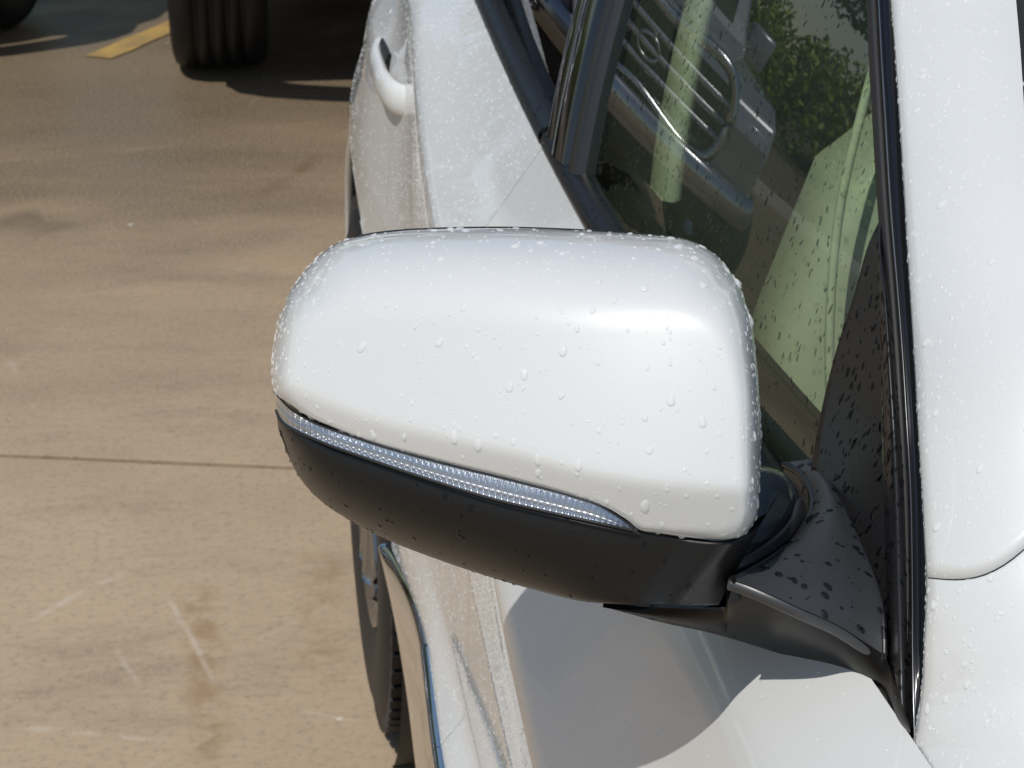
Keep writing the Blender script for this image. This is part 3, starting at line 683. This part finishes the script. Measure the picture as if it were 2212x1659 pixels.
# cream trim on the centre pillar
G = []
for z in np.linspace(1.055, 1.56, 20):
    g = float(glass_x(1.85, max(z, 1.05))); e_ = .070-.05*(z-1.07); G.append([(g+e_, yb(z)+.06, z), (g+e_+.002, yb(z)+.02, z), (g+e_+.01, yb(z)+.014, z), (g+e_+.018, yb(z)+.02, z), (g+e_+.022, yb(z)+.05, z), (g+e_+.02, yb(z)+.14, z)])
o = grid_obj('pillar_trim', np.array(G), M['leather'], car, face_to=(.6, 0, 1.2)); C_(o)

# ---- trim beside the pillar: run channel, gloss strip, sail panel
def strip_cols(cols, name, m, parent, offs, face=CAM):
    """cols: list of lists of (px,py); each laid on the glass surface at its offset"""
    arr = []
    for c, off in zip(cols, offs):
        S = spline(np.array(c, float), 60); arr.append([on_glass(p[0], p[1], off) for p in S])
    return sub_part(grid_obj, parent, name, np.stack(np.array(arr), 1), m, face_to=face)
def sx(dx): return lambda pts: [(p[0]+dx, p[1]) for p in pts]
# central hairline running up the pillar
HL = [(1976, 1590), (1973, 1450), (1972, 1250), (1968, 1057), (1959, 900), (1949, 740), (1938, 600), (1925, 440), (1914, 260), (1905, 110), (1899, -10), (1880, -300)]
EDGE = [(1981, 1612), (1996, 1521), (2003, 1300), (2001, 1100), (1990, 940), (1979, 770), (1969, 619), (1958, 435), (1948, 277), (1937, 115), (1927, -5), (1908, -300)]
strip_cols([sx(1)(HL), [((a[0]*.5+b_[0]*.5), a[1]*.5+b_[1]*.5) for a, b_ in zip(HL, EDGE)], sx(4)(EDGE)], 'gloss_strip', M['black_gloss'], fd, [-.010, -.010, .004])
strip_cols([sx(-30)(HL), sx(-24)(HL), sx(-12)(HL), sx(-4)(HL)], 'run_channel', M['rubber'], fd, [.002, -.008, -.009, -.004])
strip_cols([sx(-4)(HL), sx(-2.5)(HL), sx(-.5)(HL), sx(1)(HL)], 'bright_line', M['alloy'], fd, [-.006, -.0125, -.0125, -.008])
# sail panel (fixed black triangle in front of the glass) with its rounded bead
SL = [(1907, 462), (1881, 515), (1844, 640), (1810, 744), (1777, 874), (1756, 990), (1745, 1080), (1740, 1200), (1745, 1300), (1800, 1420)]
SR = [(1909, 464), (1896, 515), (1901, 640), (1904, 744), (1905, 874), (1907, 990), (1910, 1080), (1914, 1200), (1918, 1300), (1922, 1420)]
a_ = spline(np.array(SL, float), 50); b_ = spline(np.array(SR, float), 50); G = []
for t in np.linspace(0, 1, 12):
    G.append([on_glass(*(p*(1-t)+q_*t), -.007) for p, q_ in zip(a_, b_)])
G.insert(0, [p+np.array([.008, .004, 0]) for p in G[0]])
sail = sub_part(grid_obj, fd, 'sail_panel', np.stack(np.array(G), 1), M['black_satin'], face_to=CAM)
BL = [(1901, 470), (1893, 515), (1899, 640), (1905, 849), (1909, 1058), (1914, 1250), (1922, 1420), (1930, 1530), (1945, 1560)]
BR = [(1906, 465), (1906, 515), (1920, 640), (1938, 849), (1952, 1058), (1958, 1250), (1961, 1420), (1964, 1540), (1966, 1575)]
a_ = spline(np.array(BL, float), 70); b_ = spline(np.array(BR, float), 70); G = []
for k, t in enumerate(np.linspace(0, 1, 11)):
    h = -.007-.009*math.sin(math.pi*min(1, t*.9+.05))**.8*1.0
    G.append([on_glass(*(p*(1-t)+q_*t), h*min(1, .35+i/14)) for i, (p, q_) in enumerate(zip(a_, b_))])
G.append([p+np.array([.010, .01, 0]) for p in G[-1]])
sub_part(grid_obj, fd, 'sail_bead', np.stack(np.array(G), 1), M['black_satin'], face_to=CAM)

# ================================================================== THE SIDE MIRROR
K = 1.15/FPX
CAPO = [(745,519),(790,508),(860,499),(950,494.5),(1100,493),(1250,498),(1370,505),(1450,513),(1505,526),(1545,549),(1580,590),(1606,640),(1622,690),(1632,760),(1639,830),(1643,915),(1643,1000),(1639,1078),(1628,1130),(1606,1158),(1570,1169),(1525,1167),(1470,1160),(1420,1152),(1382,1145),
        (1352,1122),(1318,1101),(1290,1088),(1235,1070),(1112,1037),(940,994),(800,954),(720,924),(660,897),(618,867),(594,843),(586,805),(589,760),(599,700),(617,650),(639,610),(664,577),(692,549),(718,531)]
#  roll-off at the outline: (screen width, depth) along each outline point
WR = [(.064,.080)]*8+[(.052,.075)]*3+[(.022,.055)]*2+[(.013,.05)]*4+[(.012,.035)]+[(.010,.02)]*3+[(.006,.008)]*3+[(.0025,.003)]*10+[(.006,.008)]+[(.011,.03)]+[(.015,.045)]*3+[(.024,.05)]+[(.048,.07)]*4
assert len(WR) == len(CAPO), (len(WR), len(CAPO))
NT = 420
OUTL = spline([(x, y, a_*4000, b_*4000) for (x, y), (a_, b_) in zip(CAPO, WR)], NT, closed=True)
OW, ORD = OUTL[:, 2]/4000, OUTL[:, 3]/4000; OXY = OUTL[:, :2]
k5 = np.ones(31)/31
sm_ = lambda a: np.convolve(np.concatenate([a[-15:], a, a[:15]]), k5, 'valid')
OW, ORD = sm_(OW), sm_(ORD)
CRX = [560, 589, 662, 808, 954, 1100, 1269, 1467, 1625, 1680]; CRY = [800, 816, 853, 908, 944, 976, 1021, 1050, 1060, 1063]
def cap_base(px, py):
    a_ = (px-1110)*K; b_ = (py-830)*K
    d = 1.112-.43*a_+1.8*a_**2-.12*b_+.8*b_**2
    bel = (py-interp_s(px, CRX, CRY))*K; wd = .0018
    d = d+.72*wd*np.log1p(np.exp(np.clip(bel/wd, -40, 40)))
    return d
def cap_depth(px, py):
    px = np.asarray(px, float); py = np.asarray(py, float); sh = px.shape
    P = np.stack([px.ravel(), py.ravel()], 1); D2 = ((P[:, None, :]-OXY[None])**2).sum(-1)
    dmin = np.sqrt(D2.min(1)); Q = np.maximum(D2, 16.0)**-2                         # smooth distance: exact along straight edges, no crease in the corners
    ds = np.linalg.norm(np.roll(OXY, -1, 0)-np.roll(OXY, 1, 0), axis=1)/2
    dsm = ((Q*ds).sum(1)/(math.pi/2))**(-1/3.)
    u = np.clip((dmin-12)/36, 0, 1); u = u*u*(3-2*u); dist = dmin*(1-u)+dsm*u
    wgt = Q*ds; wgt /= wgt.sum(1, keepdims=True)
    wv, rv = (wgt*OW).sum(1), (wgt*ORD).sum(1)
    e = np.clip(1-dist*K/wv, 0, 1)
    roll = rv*(1-np.sqrt(np.clip(1-e**3.0, 0, 1)))
    return (cap_base(P[:, 0], P[:, 1])+roll).reshape(sh)

# housing (black lower shell) is the part; cap, signal, glass, arm are its sub-parts
HT = [(598,900),(612,914),(682,953),(811,1000),(940,1043),(1069,1082),(1197,1112),(1326,1139),(1400,1151),(1470,1163),(1530,1171),(1585,1171),(1622,1155),(1650,1122)]
HB = [(602,930),(606,940),(624,988),(656,1044),(699,1087),(759,1126),(828,1162),(961,1214),(1086,1255),(1176,1280),(1258,1299),(1340,1305),(1450,1307),(1552,1307)]
def lipd(px, py):                                                   # depth of the cap's lower edge, wrapped round the outer end
    px = np.asarray(px, float)
    return cap_base(px, py)+.055*(1-np.sqrt(np.clip(1-(np.clip((720-px)/128, 0, 1))**2.2, 0, 1)))+.05*(1-np.sqrt(np.clip(1-(np.clip((px-1540)/118, 0, 1))**2.2, 0, 1)))
ta, tb = spline(np.array(HT, float), 150), spline(np.array(HB, float), 150)
rows = []
dt = lipd(ta[:, 0], np.minimum(ta[:, 1], 1165))+.004
RB = interp_s(tb[:, 0], [500, 1050, 1180, 1340, 1700], [.060, .060, .040, .006, .006])
for v in np.concatenate([[-.35, -.12], np.linspace(0, 1, 34)**.9]):
    vv = max(v, 0); p = ta*(1-v)+tb*v; h = np.abs(tb[:, 1]-ta[:, 1])*K
    d = dt+.30*h*vv+RB*(1-np.sqrt(max(0, 1-vv**2.6)))+.02*(v < -.05)
    rows.append(ud(p[:, 0], p[:, 1], d))
dlast = dt+.30*np.abs(tb[:, 1]-ta[:, 1])*K+RB
for kx, (up_, dd_) in enumerate(((2, .012), (8, .03), (22, .055))):
    p = tb.copy(); p[:, 1] -= up_; p[:, 0] += up_*.6*np.sign(1000-p[:, 0]); rows.append(ud(p[:, 0], p[:, 1], np.minimum(dlast+dd_, 1.245)))
side_mirror = grid_obj('side_mirror', np.stack(rows, 1), M['black_housing'], car, face_to=CAM); C_(side_mirror)
side_mirror['label'] = 'side mirror with white cap over a black lower shell'
def mp(fn, *a, **k): return sub_part(fn, side_mirror, *a, **k)
# cap
sr = 1-(1-np.linspace(0, 1, 64))**2.2
cxy = np.array([1120., 800.])
PX = cxy[0]+sr[:, None]*(OXY[None, :, 0]-cxy[0]); PY = cxy[1]+sr[:, None]*(OXY[None, :, 1]-cxy[1])
DP = cap_depth(PX, PY)
G = [ud(PX[i], PY[i], DP[i]) for i in range(len(sr))]
de = DP[-1]
for sc, dd_ in ((.9985, .006), (.995, .014), (.99, .022)):
    G.append(ud(cxy[0]+sc*(OXY[:, 0]-cxy[0]), cxy[1]+sc*(OXY[:, 1]-cxy[1]), de+dd_))
cap_o = mp(grid_obj, 'mirror_cap', np.array(G), M['white'], cv=True, face_to=CAM)
cap_o['label'] = 'glossy white mirror cap beaded with water'
# back shell and the mirror glass
UN = [p for p in CAPO[:20]]+[(1640,1150),(1560,1240),(1540,1290)]+HB[::-1][1:]+[(594,880),(588,840)]+CAPO[36:]
UO = spline(np.array(UN, float), 260, closed=True)
cc = np.array([1110., 880.]); dv = UO-cc; dl = np.linalg.norm(dv, axis=1)[:, None]
top_w = np.clip((640-UO[:, 1])/60, 0, 1)[:, None]*np.clip((1560-UO[:, 0])/40, 0, 1)[:, None]*np.clip((UO[:, 0]-720)/60, 0, 1)[:, None]
off = -14+top_w*17.5
rows = []
for o1, d1 in ((-34, 1.19), (-10, 1.212), (0, 1.222), (0, 1.250), (-8, 1.260), (-22, 1.262), (-26, 1.255)):
    q = UO+dv/dl*(off+o1); rows.append(ud(q[:, 0], q[:, 1], np.full(len(q), d1)+.03*np.clip((1110-q[:, 0])/500, -.3, 1)))
mp(grid_obj, 'mirror_shell', np.array(rows), M['black_satin'], cu=False, cv=True)
q = UO+dv/dl*(off-26); g = ud(q[:, 0], q[:, 1], np.full(len(q), 1.2545)+.03*np.clip((1110-q[:, 0])/500, -.3, 1)); V = list(g)+[g.mean(0)]
mp(mk, 'mirror_glass', V, [(i, (i+1) % 260, 260) for i in range(260)], M['mirror'], smooth=False)
# turn signal: clear lens over a ribbed bright reflector
ST = [(592,847),(606,862),(628,884),(660,904),(768,946),(940,997),(1112,1040),(1240,1073.5),(1292,1091),(1335,1116),(1376,1145)]
SB = [(596,886),(600,897),(609,911),(640,931),(682,950),(811,997),(940,1040),(1069,1079),(1197,1109),(1326,1137),(1378,1148)]
a_, b_ = spline(np.array(ST, float), 300), spline(np.array(SB, float), 300)
def sig_row(v, back, bul=.004):
    p = a_*(1-v)+b_*v; d = lipd(p[:, 0], p[:, 1])+back-bul*math.sin(math.pi*min(max(v, 0), 1))
    return ud(p[:, 0], p[:, 1], d)
rows = [sig_row(0, .010, 0)]+[sig_row(v, .001) for v in np.linspace(0, 1, 12)]+[sig_row(1, .010, 0)]
sig = mp(grid_obj, 'turn_signal', np.stack(rows, 1), M['lens'], face_to=CAM)
def sigp(u, v, back):                                               # a point of the signal strip
    i = np.clip(u, 0, 1)*299; ax_ = np.stack([np.interp(i, range(300), a_[:, k]) for k in (0, 1)], -1); bx_ = np.stack([np.interp(i, range(300), b_[:, k]) for k in (0, 1)], -1)
    v = np.asarray(v, float)[..., None]; p = ax_*(1-v)+bx_*v; d = lipd(p[..., 0], p[..., 1])+back; return ud(p[..., 0], p[..., 1], d)
NU = 1400; u_ = np.linspace(.004, .985, NU); ph = u_*62*2*math.pi
rib = np.abs(np.sin(ph/2))**8
rows = []
for v, bk, am in ((.03, .003, 0), (.07, .0070, .0006), (.16, .0082, .0010), (.28, .0082, .0010), (.32, .0088, .0004), (.42, .0070, .0003), (.54, .0046, .0003), (.66, .0022, .0002), (.70, .0058, .0005), (.82, .0050, .0005), (.88, .0035, 0), (.97, .002, 0)):
    rows.append(sigp(u_, np.full(NU, v), bk-am*rib*2.2))
mp(grid_obj, 'signal_reflector', np.stack(rows, 1), mat('bright_reflector', (.84, .86, .89), .32, 1), face_to=CAM)
rim_t = [sigp(np.array(u), np.array(0.0), .0) for u in np.linspace(0, 1, 120)]; rim_b = [sigp(np.array(u), np.array(1.0), .0) for u in np.linspace(0, 1, 120)]
mp(mk, 'signal_gasket', *merge([tube(rim_t, .0005, 6), tube(rim_b, .0007, 6)]), M['rubber'])

# ---- mirror foot: top face, front face, pivot disc
def zc(pts): return np.array([uz(*p) for p in pts])
CA = [(1753,991,1.094),(1782,1030,1.099),(1813,1082,1.101),(1842,1140,1.100),(1866,1192,1.097),(1887,1245,1.092),(1901,1290,1.087),(1910,1363,1.077),(1911,1415,1.068)]
CG = [(1694,999,1.088),(1722,1014,1.091),(1745,1040,1.093),(1757,1086,1.094),(1747,1122,1.095),(1726,1152,1.096),(1694,1184,1.098),(1654,1213,1.100),(1612,1236,1.102),(1580,1252,1.103)]
CRI = [(1580,1252,1.103),(1618,1265,1.102),(1654,1280,1.100),(1734,1316,1.093),(1813,1352,1.083),(1870,1388,1.074),(1911,1415,1.068)]
cl, cr_ = spline(zc(CG), 60), spline(zc(CA), 60); ct = np.linspace(cl[0], cr_[0], 40); cbm = spline(zc(CRI), 40)
G = coons(cl, cr_, ct, cbm)
dome = np.sin(np.linspace(0, math.pi, 60))[:, None]*np.sin(np.linspace(0, math.pi, 40))[None]; G = G+dome[..., None]*np.array([0, 0, .004])
rowt = G[-1]                                                        # rounded ridge into the front face
FB = [(1301,1305,1.052),(1369,1323,1.047),(1417,1336,1.044),(1536,1362,1.040),(1635,1391,1.038),(1734,1423,1.038),(1793,1443,1.039),(1852,1471,1.040),(1896,1503,1.042),(1920,1541,1.044),(1943,1569,1.047),(1966,1582,1.050)]
fbl = spline(zc(FB), 120)
FU1 = spline(zc([(1303,1302,1.054),(1360,1308,1.055),(1417,1312,1.057),(1500,1315,1.062),(1560,1316,1.068)]), 46)
FU2 = spline(zc([(1568,1308,1.072),(1570,1280,1.086),(1574,1262,1.096)]), 10)
FU3 = rowt
FU4 = spline(zc([(1921,1440,1.066),(1937,1490,1.062),(1952,1530,1.060),(1964,1560,1.058)]), 24)
fu = np.vstack([FU1, FU2, FU3, FU4])
# lower edge matched by image column
pxu = [1106+FPX*((p-CAM)@rt)/((p-CAM)@fw) for p in fu]; pxb = np.array([1106+FPX*((p-CAM)@rt)/((p-CAM)@fw) for p in fbl])
fb = np.stack([np.interp(np.maximum.accumulate(pxu), pxb, fbl[:, k]) for k in range(3)], -1)
FR = []
for v in np.linspace(0, 1, 16):
    q = fu*(1-v)+fb*v; q = q+np.array([-.2, -.9, .1])*(.006*math.sin(math.pi*v)); FR.append(q)
und = fb.copy(); FR.append(und+np.array([.002, .004, -.004])); FR.append(und+np.array([.01, .03, -.012])); FR.append(und+np.array([.03, .06, -.02]))
foot = mp(grid_obj, 'mirror_foot', np.stack(FR, 1), mat('foot_plastic_shaded', (.006, .0058, .0055), .32, spec=.14, bump=.04, bscale=1500), face_to=CAM)  # darker copy of the foot plastic, shade put into the front face colour
top_edge = G[:, -1]+np.array([.006, .006, -.02])
Gt = np.concatenate([G[:, :1]+np.array([0, .002, -.016]), G[:, :1]+np.array([0, 0, -.004]), G, G[:, -1:]+np.array([.002, .002, -.003]), top_edge[:, None]], 1)
mp(grid_obj, 'foot_top', Gt, M['foot'], face_to=(0, .5, 5))
mp(tube_obj, 'ridge_edge', FU3+np.array([.0004, .0034, -.0034]), .0038, M['foot'], n=16)
mp(tube_obj, 'foot_lip', spline(zc(CG), 80)+np.array([0, 0, -.001]), .0022, M['black_satin'], n=8)
mp(tube_obj, 'foot_edge', spline(zc(CA), 80)+np.array([0, 0, -.001]), .0016, M['black_satin'], n=8)
# pivot disc between mirror and foot
PD = [(1676,1003),(1704,1020),(1724,1048),(1731,1086),(1722,1116),(1702,1144),(1668,1174),(1628,1200),(1580,1224),(1520,1240),(1480,1200),(1480,1100),(1520,1040),(1590,1000)]
pd = spline(np.array(PD, float), 90, closed=True); pc = pd.mean(0); rows = []
for s, z in ((.02, 1.0965), (.3, 1.0965), (.6, 1.096), (.85, 1.095), (.95, 1.0935), (1.0, 1.090), (.97, 1.080)):
    q = pc+(pd-pc)*s
    rows.append([uz(p[0], p[1], 1.094)*np.array([1, 1, 0])+np.array([0, 0, z]) for p in q])
mp(grid_obj, 'pivot_disc', np.array(rows), M['black_gloss'], cv=True, face_to=(0, .5, 5))
# dark block added to fill the open gap, standing in for its shade
st_ = [ud(x, y, d_) for d_ in (1.182, 1.215) for x, y in ((1520, 1225), (1610, 1225), (1610, 1312), (1520, 1312))]
mp(mk, 'dark_gap_filler', st_, [(0,1,2,3),(7,6,5,4),(0,4,5,1),(1,5,6,2),(2,6,7,3),(3,7,4,0)], M['black_gloss'], smooth=False)
# collar joining housing and pivot
col_p = [(1505,1222),(1530,1234),(1556,1238),(1592,1226),(1640,1200),(1686,1166),(1716,1126),(1728,1085)]
mp(tube_obj, 'collar', spline(np.array([uz(x, y, 1.099) for x, y in col_p]), 60), np.concatenate([np.linspace(.0012, .0042, 14), np.linspace(.0042, .0022, 46)]), M['black_satin'], n=12)

# ================================================================== WATER
def tri_data(o):
    dg = bpy.context.evaluated_depsgraph_get(); me = o.data; mw = o.matrix_world
    me.calc_loop_triangles(); v = np.array([mw @ x.co for x in me.vertices]); t = np.array([x.vertices[:] for x in me.loop_triangles])
    nr = np.array([mw.to_3x3() @ x.normal for x in me.vertices]); return v, t, nr
def scatter(objs, n, rng, keep=None):
    Ps, Ns = [], []
    for o in objs:
        v, t, nr = tri_data(o); a, b, c = v[t[:, 0]], v[t[:, 1]], v[t[:, 2]]
        ar = np.linalg.norm(np.cross(b-a, c-a), axis=1)/2
        if keep is not None: ar = ar*keep((a+b+c)/3, np.cross(b-a, c-a)/(2*ar[:, None]+1e-15))
        if ar.sum() <= 0: continue
        k = rng.choice(len(t), n, p=ar/ar.sum()); r1 = np.sqrt(rng.random(n))[:, None]; r2 = rng.random(n)[:, None]
        w0, w1, w2 = 1-r1, r1*(1-r2), r1*r2
        Ps.append(w0*a[k]+w1*b[k]+w2*c[k]); q = w0*nr[t[k, 0]]+w1*nr[t[k, 1]]+w2*nr[t[k, 2]]; Ns.append(q/np.linalg.norm(q, axis=1)[:, None])
    return np.vstack(Ps), np.vstack(Ns)
def dome(seg, rings, tear=0):
    V = []; F = []
    for i in range(rings):
        a = (i/rings)*math.pi/2
        for j in range(seg):
            q = 2*math.pi*j/seg; V.append((math.cos(a)*math.cos(q), math.cos(a)*math.sin(q), math.sin(a)))
    V.append((0, 0, 1)); F = [f[::-1] for f in grid_faces(rings, seg, False, True)]; k = len(V)-1
    F += [((rings-1)*seg+j, (rings-1)*seg+(j+1) % seg, k) for j in range(seg)]
    return np.array(V), F
def drops_vf(P, N, rad, rng, seg, rings, flat=(.35, .6), stretch=(1.0, 1.3)):
    D, F0 = dome(seg, rings); V = []; F = []
    g = np.array([0, 0, -1.])
    for p, nn, r_ in zip(P, N, rad):
        t = g-nn*(g@nn); L = np.linalg.norm(t); t = t/L if L > .05 else np.cross(nn, [1, 0, 0]); t /= np.linalg.norm(t)
        an = rng.normal(0, .35); b = np.cross(nn, t); t, b = t*math.cos(an)+b*math.sin(an), b*math.cos(an)-t*math.sin(an)
        st = rng.uniform(*stretch)*(1+.25*L*rng.random()); fl = rng.uniform(*flat); wob = rng.uniform(.85, 1.0)
        q = D.copy(); bulge = 1+.22*q[:, 0]*L
        X = p+(q[:, :1]*st*r_)*t+(q[:, 1:2]*wob*r_*bulge[:, None])*b+(q[:, 2:]*fl*r_*bulge[:, None]-.00005)*nn
        o = len(V); V += list(X); F += [tuple(i+o for i in f) for f in F0]
    return V, F
def droplets(name, label, objs, n, rmin, rmax, pw=2.5, seed=0, seg=8, rings=3, keep=None, flat=(.35, .6), stretch=(1, 1.3), dark=False):
    rng = np.random.default_rng(seed); P, N = scatter(objs, n, rng, keep); m_ = len(P); rad = rmin+(rmax-rmin)*rng.random(m_)**pw
    V, F = drops_vf(P, N, rad, rng, seg, rings, flat, stretch)
    return tag(mk(name, V, F, M['water_dark' if dark else 'water']), label, 'water droplets', kind='stuff')
bpy.context.view_layer.update()
vis = lambda c, nn: 1.0*(np.einsum('ij,ij->i', nn, CAM-c) > -.02)
inY = lambda c: 1.0*(c[:, 1] < 1.25)
droplets('water_droplets', 'fine water droplets beading the white mirror cap', [cap_o], 2700, .00022, .0013, 3.2, 1, keep=lambda c, nn: inY(c)*(1+1.6*(np.abs(nn@rt) > .6)), flat=(.28, .5))
droplets('water_droplets', 'water droplets on the black lower shell of the mirror', [side_mirror], 330, .0003, .0016, 2.6, 2, dark=True)
droplets('water_droplets', 'water droplets on the black mirror foot', [o for o in side_mirror.children if o.name.split('.')[0] in ('mirror_foot', 'foot_top')], 190, .0004, .0022, 2.8, 3, dark=True)
droplets('water_droplets', 'water droplets running down the front window glass', [win], 2600, .0004, .0014, 1.8, 4, 7, 2, keep=lambda c, nn: 1.0*(c[:, 2] < 1.42), stretch=(1.3, 2.6), dark=True)
droplets('water_droplets', 'water droplets on the black triangular sail panel', [o for o in fd.children if o.name.split('.')[0] in ('sail_panel', 'sail_bead')], 360, .0004, .0019, 2.2, 5, 8, 3, stretch=(1.2, 2.2), dark=True)
droplets('water_droplets', 'water droplets on the white windshield pillar', [ap], 2300, .00025, .0013, 3.2, 6, keep=lambda c, nn: 1.0*(c[:, 2] < 1.42)*(1+.8*(nn@rt < -.5)), flat=(.28, .5))
droplets('water_droplets', 'water droplets on the white fender top below the pillar seam', [fo], 1300, .00025, .0013, 3.2, 7, keep=lambda c, nn: 1.0*(c[:, 1] > .72)*(1+.8*(nn@rt < -.5)), flat=(.28, .5))
droplets('water_droplets', 'dense spray of droplets on the white front door', [fd], 15000, .0004, .0013, 2.5, 8, 6, 2, keep=lambda c, nn: (c[:, 1] > .9)*np.where(nn[:, 2] < 0.02, 2.6, .6)*np.where(c[:, 1] > 1.45, 3.0, 1.0), flat=(.25, .45))
droplets('water_droplets', 'dense spray of droplets on the white rear door', [rd_], 14000, .0005, .0016, 2.2, 9, 5, 2, keep=lambda c, nn: 1.0*(c[:, 2] > .3), flat=(.25, .45))
droplets('water_droplets', 'dense spray of droplets on the white rear quarter panel', [rq], 4000, .0005, .0016, 2.2, 10, 5, 2, keep=lambda c, nn: 1.0*(c[:, 1] < 3.3), flat=(.25, .45))
droplets('water_droplets', 'water droplets on the black belt mouldings', [o for o in list(fd.children)+list(rd_.children) if o.name.startswith('belt')], 320, .0005, .0018, 1.8, 11, 6, 2, dark=True)

# large drops one can pick out, each on its own
def big_drops(objs, n, rmin, rmax, label, group, seed, keep=None, stretch=(1, 1.35), flat=(.4, .6), pw=1.6, dark=False):
    rng = np.random.default_rng(seed); P, N = scatter(objs, n*6, rng, keep); sel = []
    for i in range(len(P)):
        if all(np.linalg.norm(P[i]-P[j]) > .007 for j in sel): sel.append(i)
        if len(sel) >= n: break
    for i in sel:
        r_ = rmin+(rmax-rmin)*rng.random()**pw; V, F = drops_vf(P[i:i+1], N[i:i+1], [r_], rng, 16, 6, flat, stretch)
        o = mk('water_drop', [np.array(v)-P[i] for v in V], F, M['water_dark' if dark else 'water']); o.location = P[i]
        tag(o, label, 'water drop', group)
big_drops([cap_o], 130, .0011, .0026, 'large clear water drop on the white mirror cap', 'large drops on the mirror cap', 21, keep=lambda c, nn: (c[:, 1] < 1.23)*1.0)
big_drops([o for o in side_mirror.children if o.name.split('.')[0] in ('mirror_foot', 'foot_top')], 22, .0018, .004, 'large dark water drop on the black mirror foot', 'large drops on the mirror foot', 22, dark=True)
big_drops([ap], 34, .0012, .0024, 'large clear water drop on the white windshield pillar', 'large drops on the pillar', 23, keep=lambda c, nn: 1.0*(c[:, 2] < 1.36))
big_drops([fo], 24, .0012, .0024, 'large clear water drop on the white fender top', 'large drops on the fender', 24, keep=lambda c, nn: 1.0*(c[:, 1] > .78))
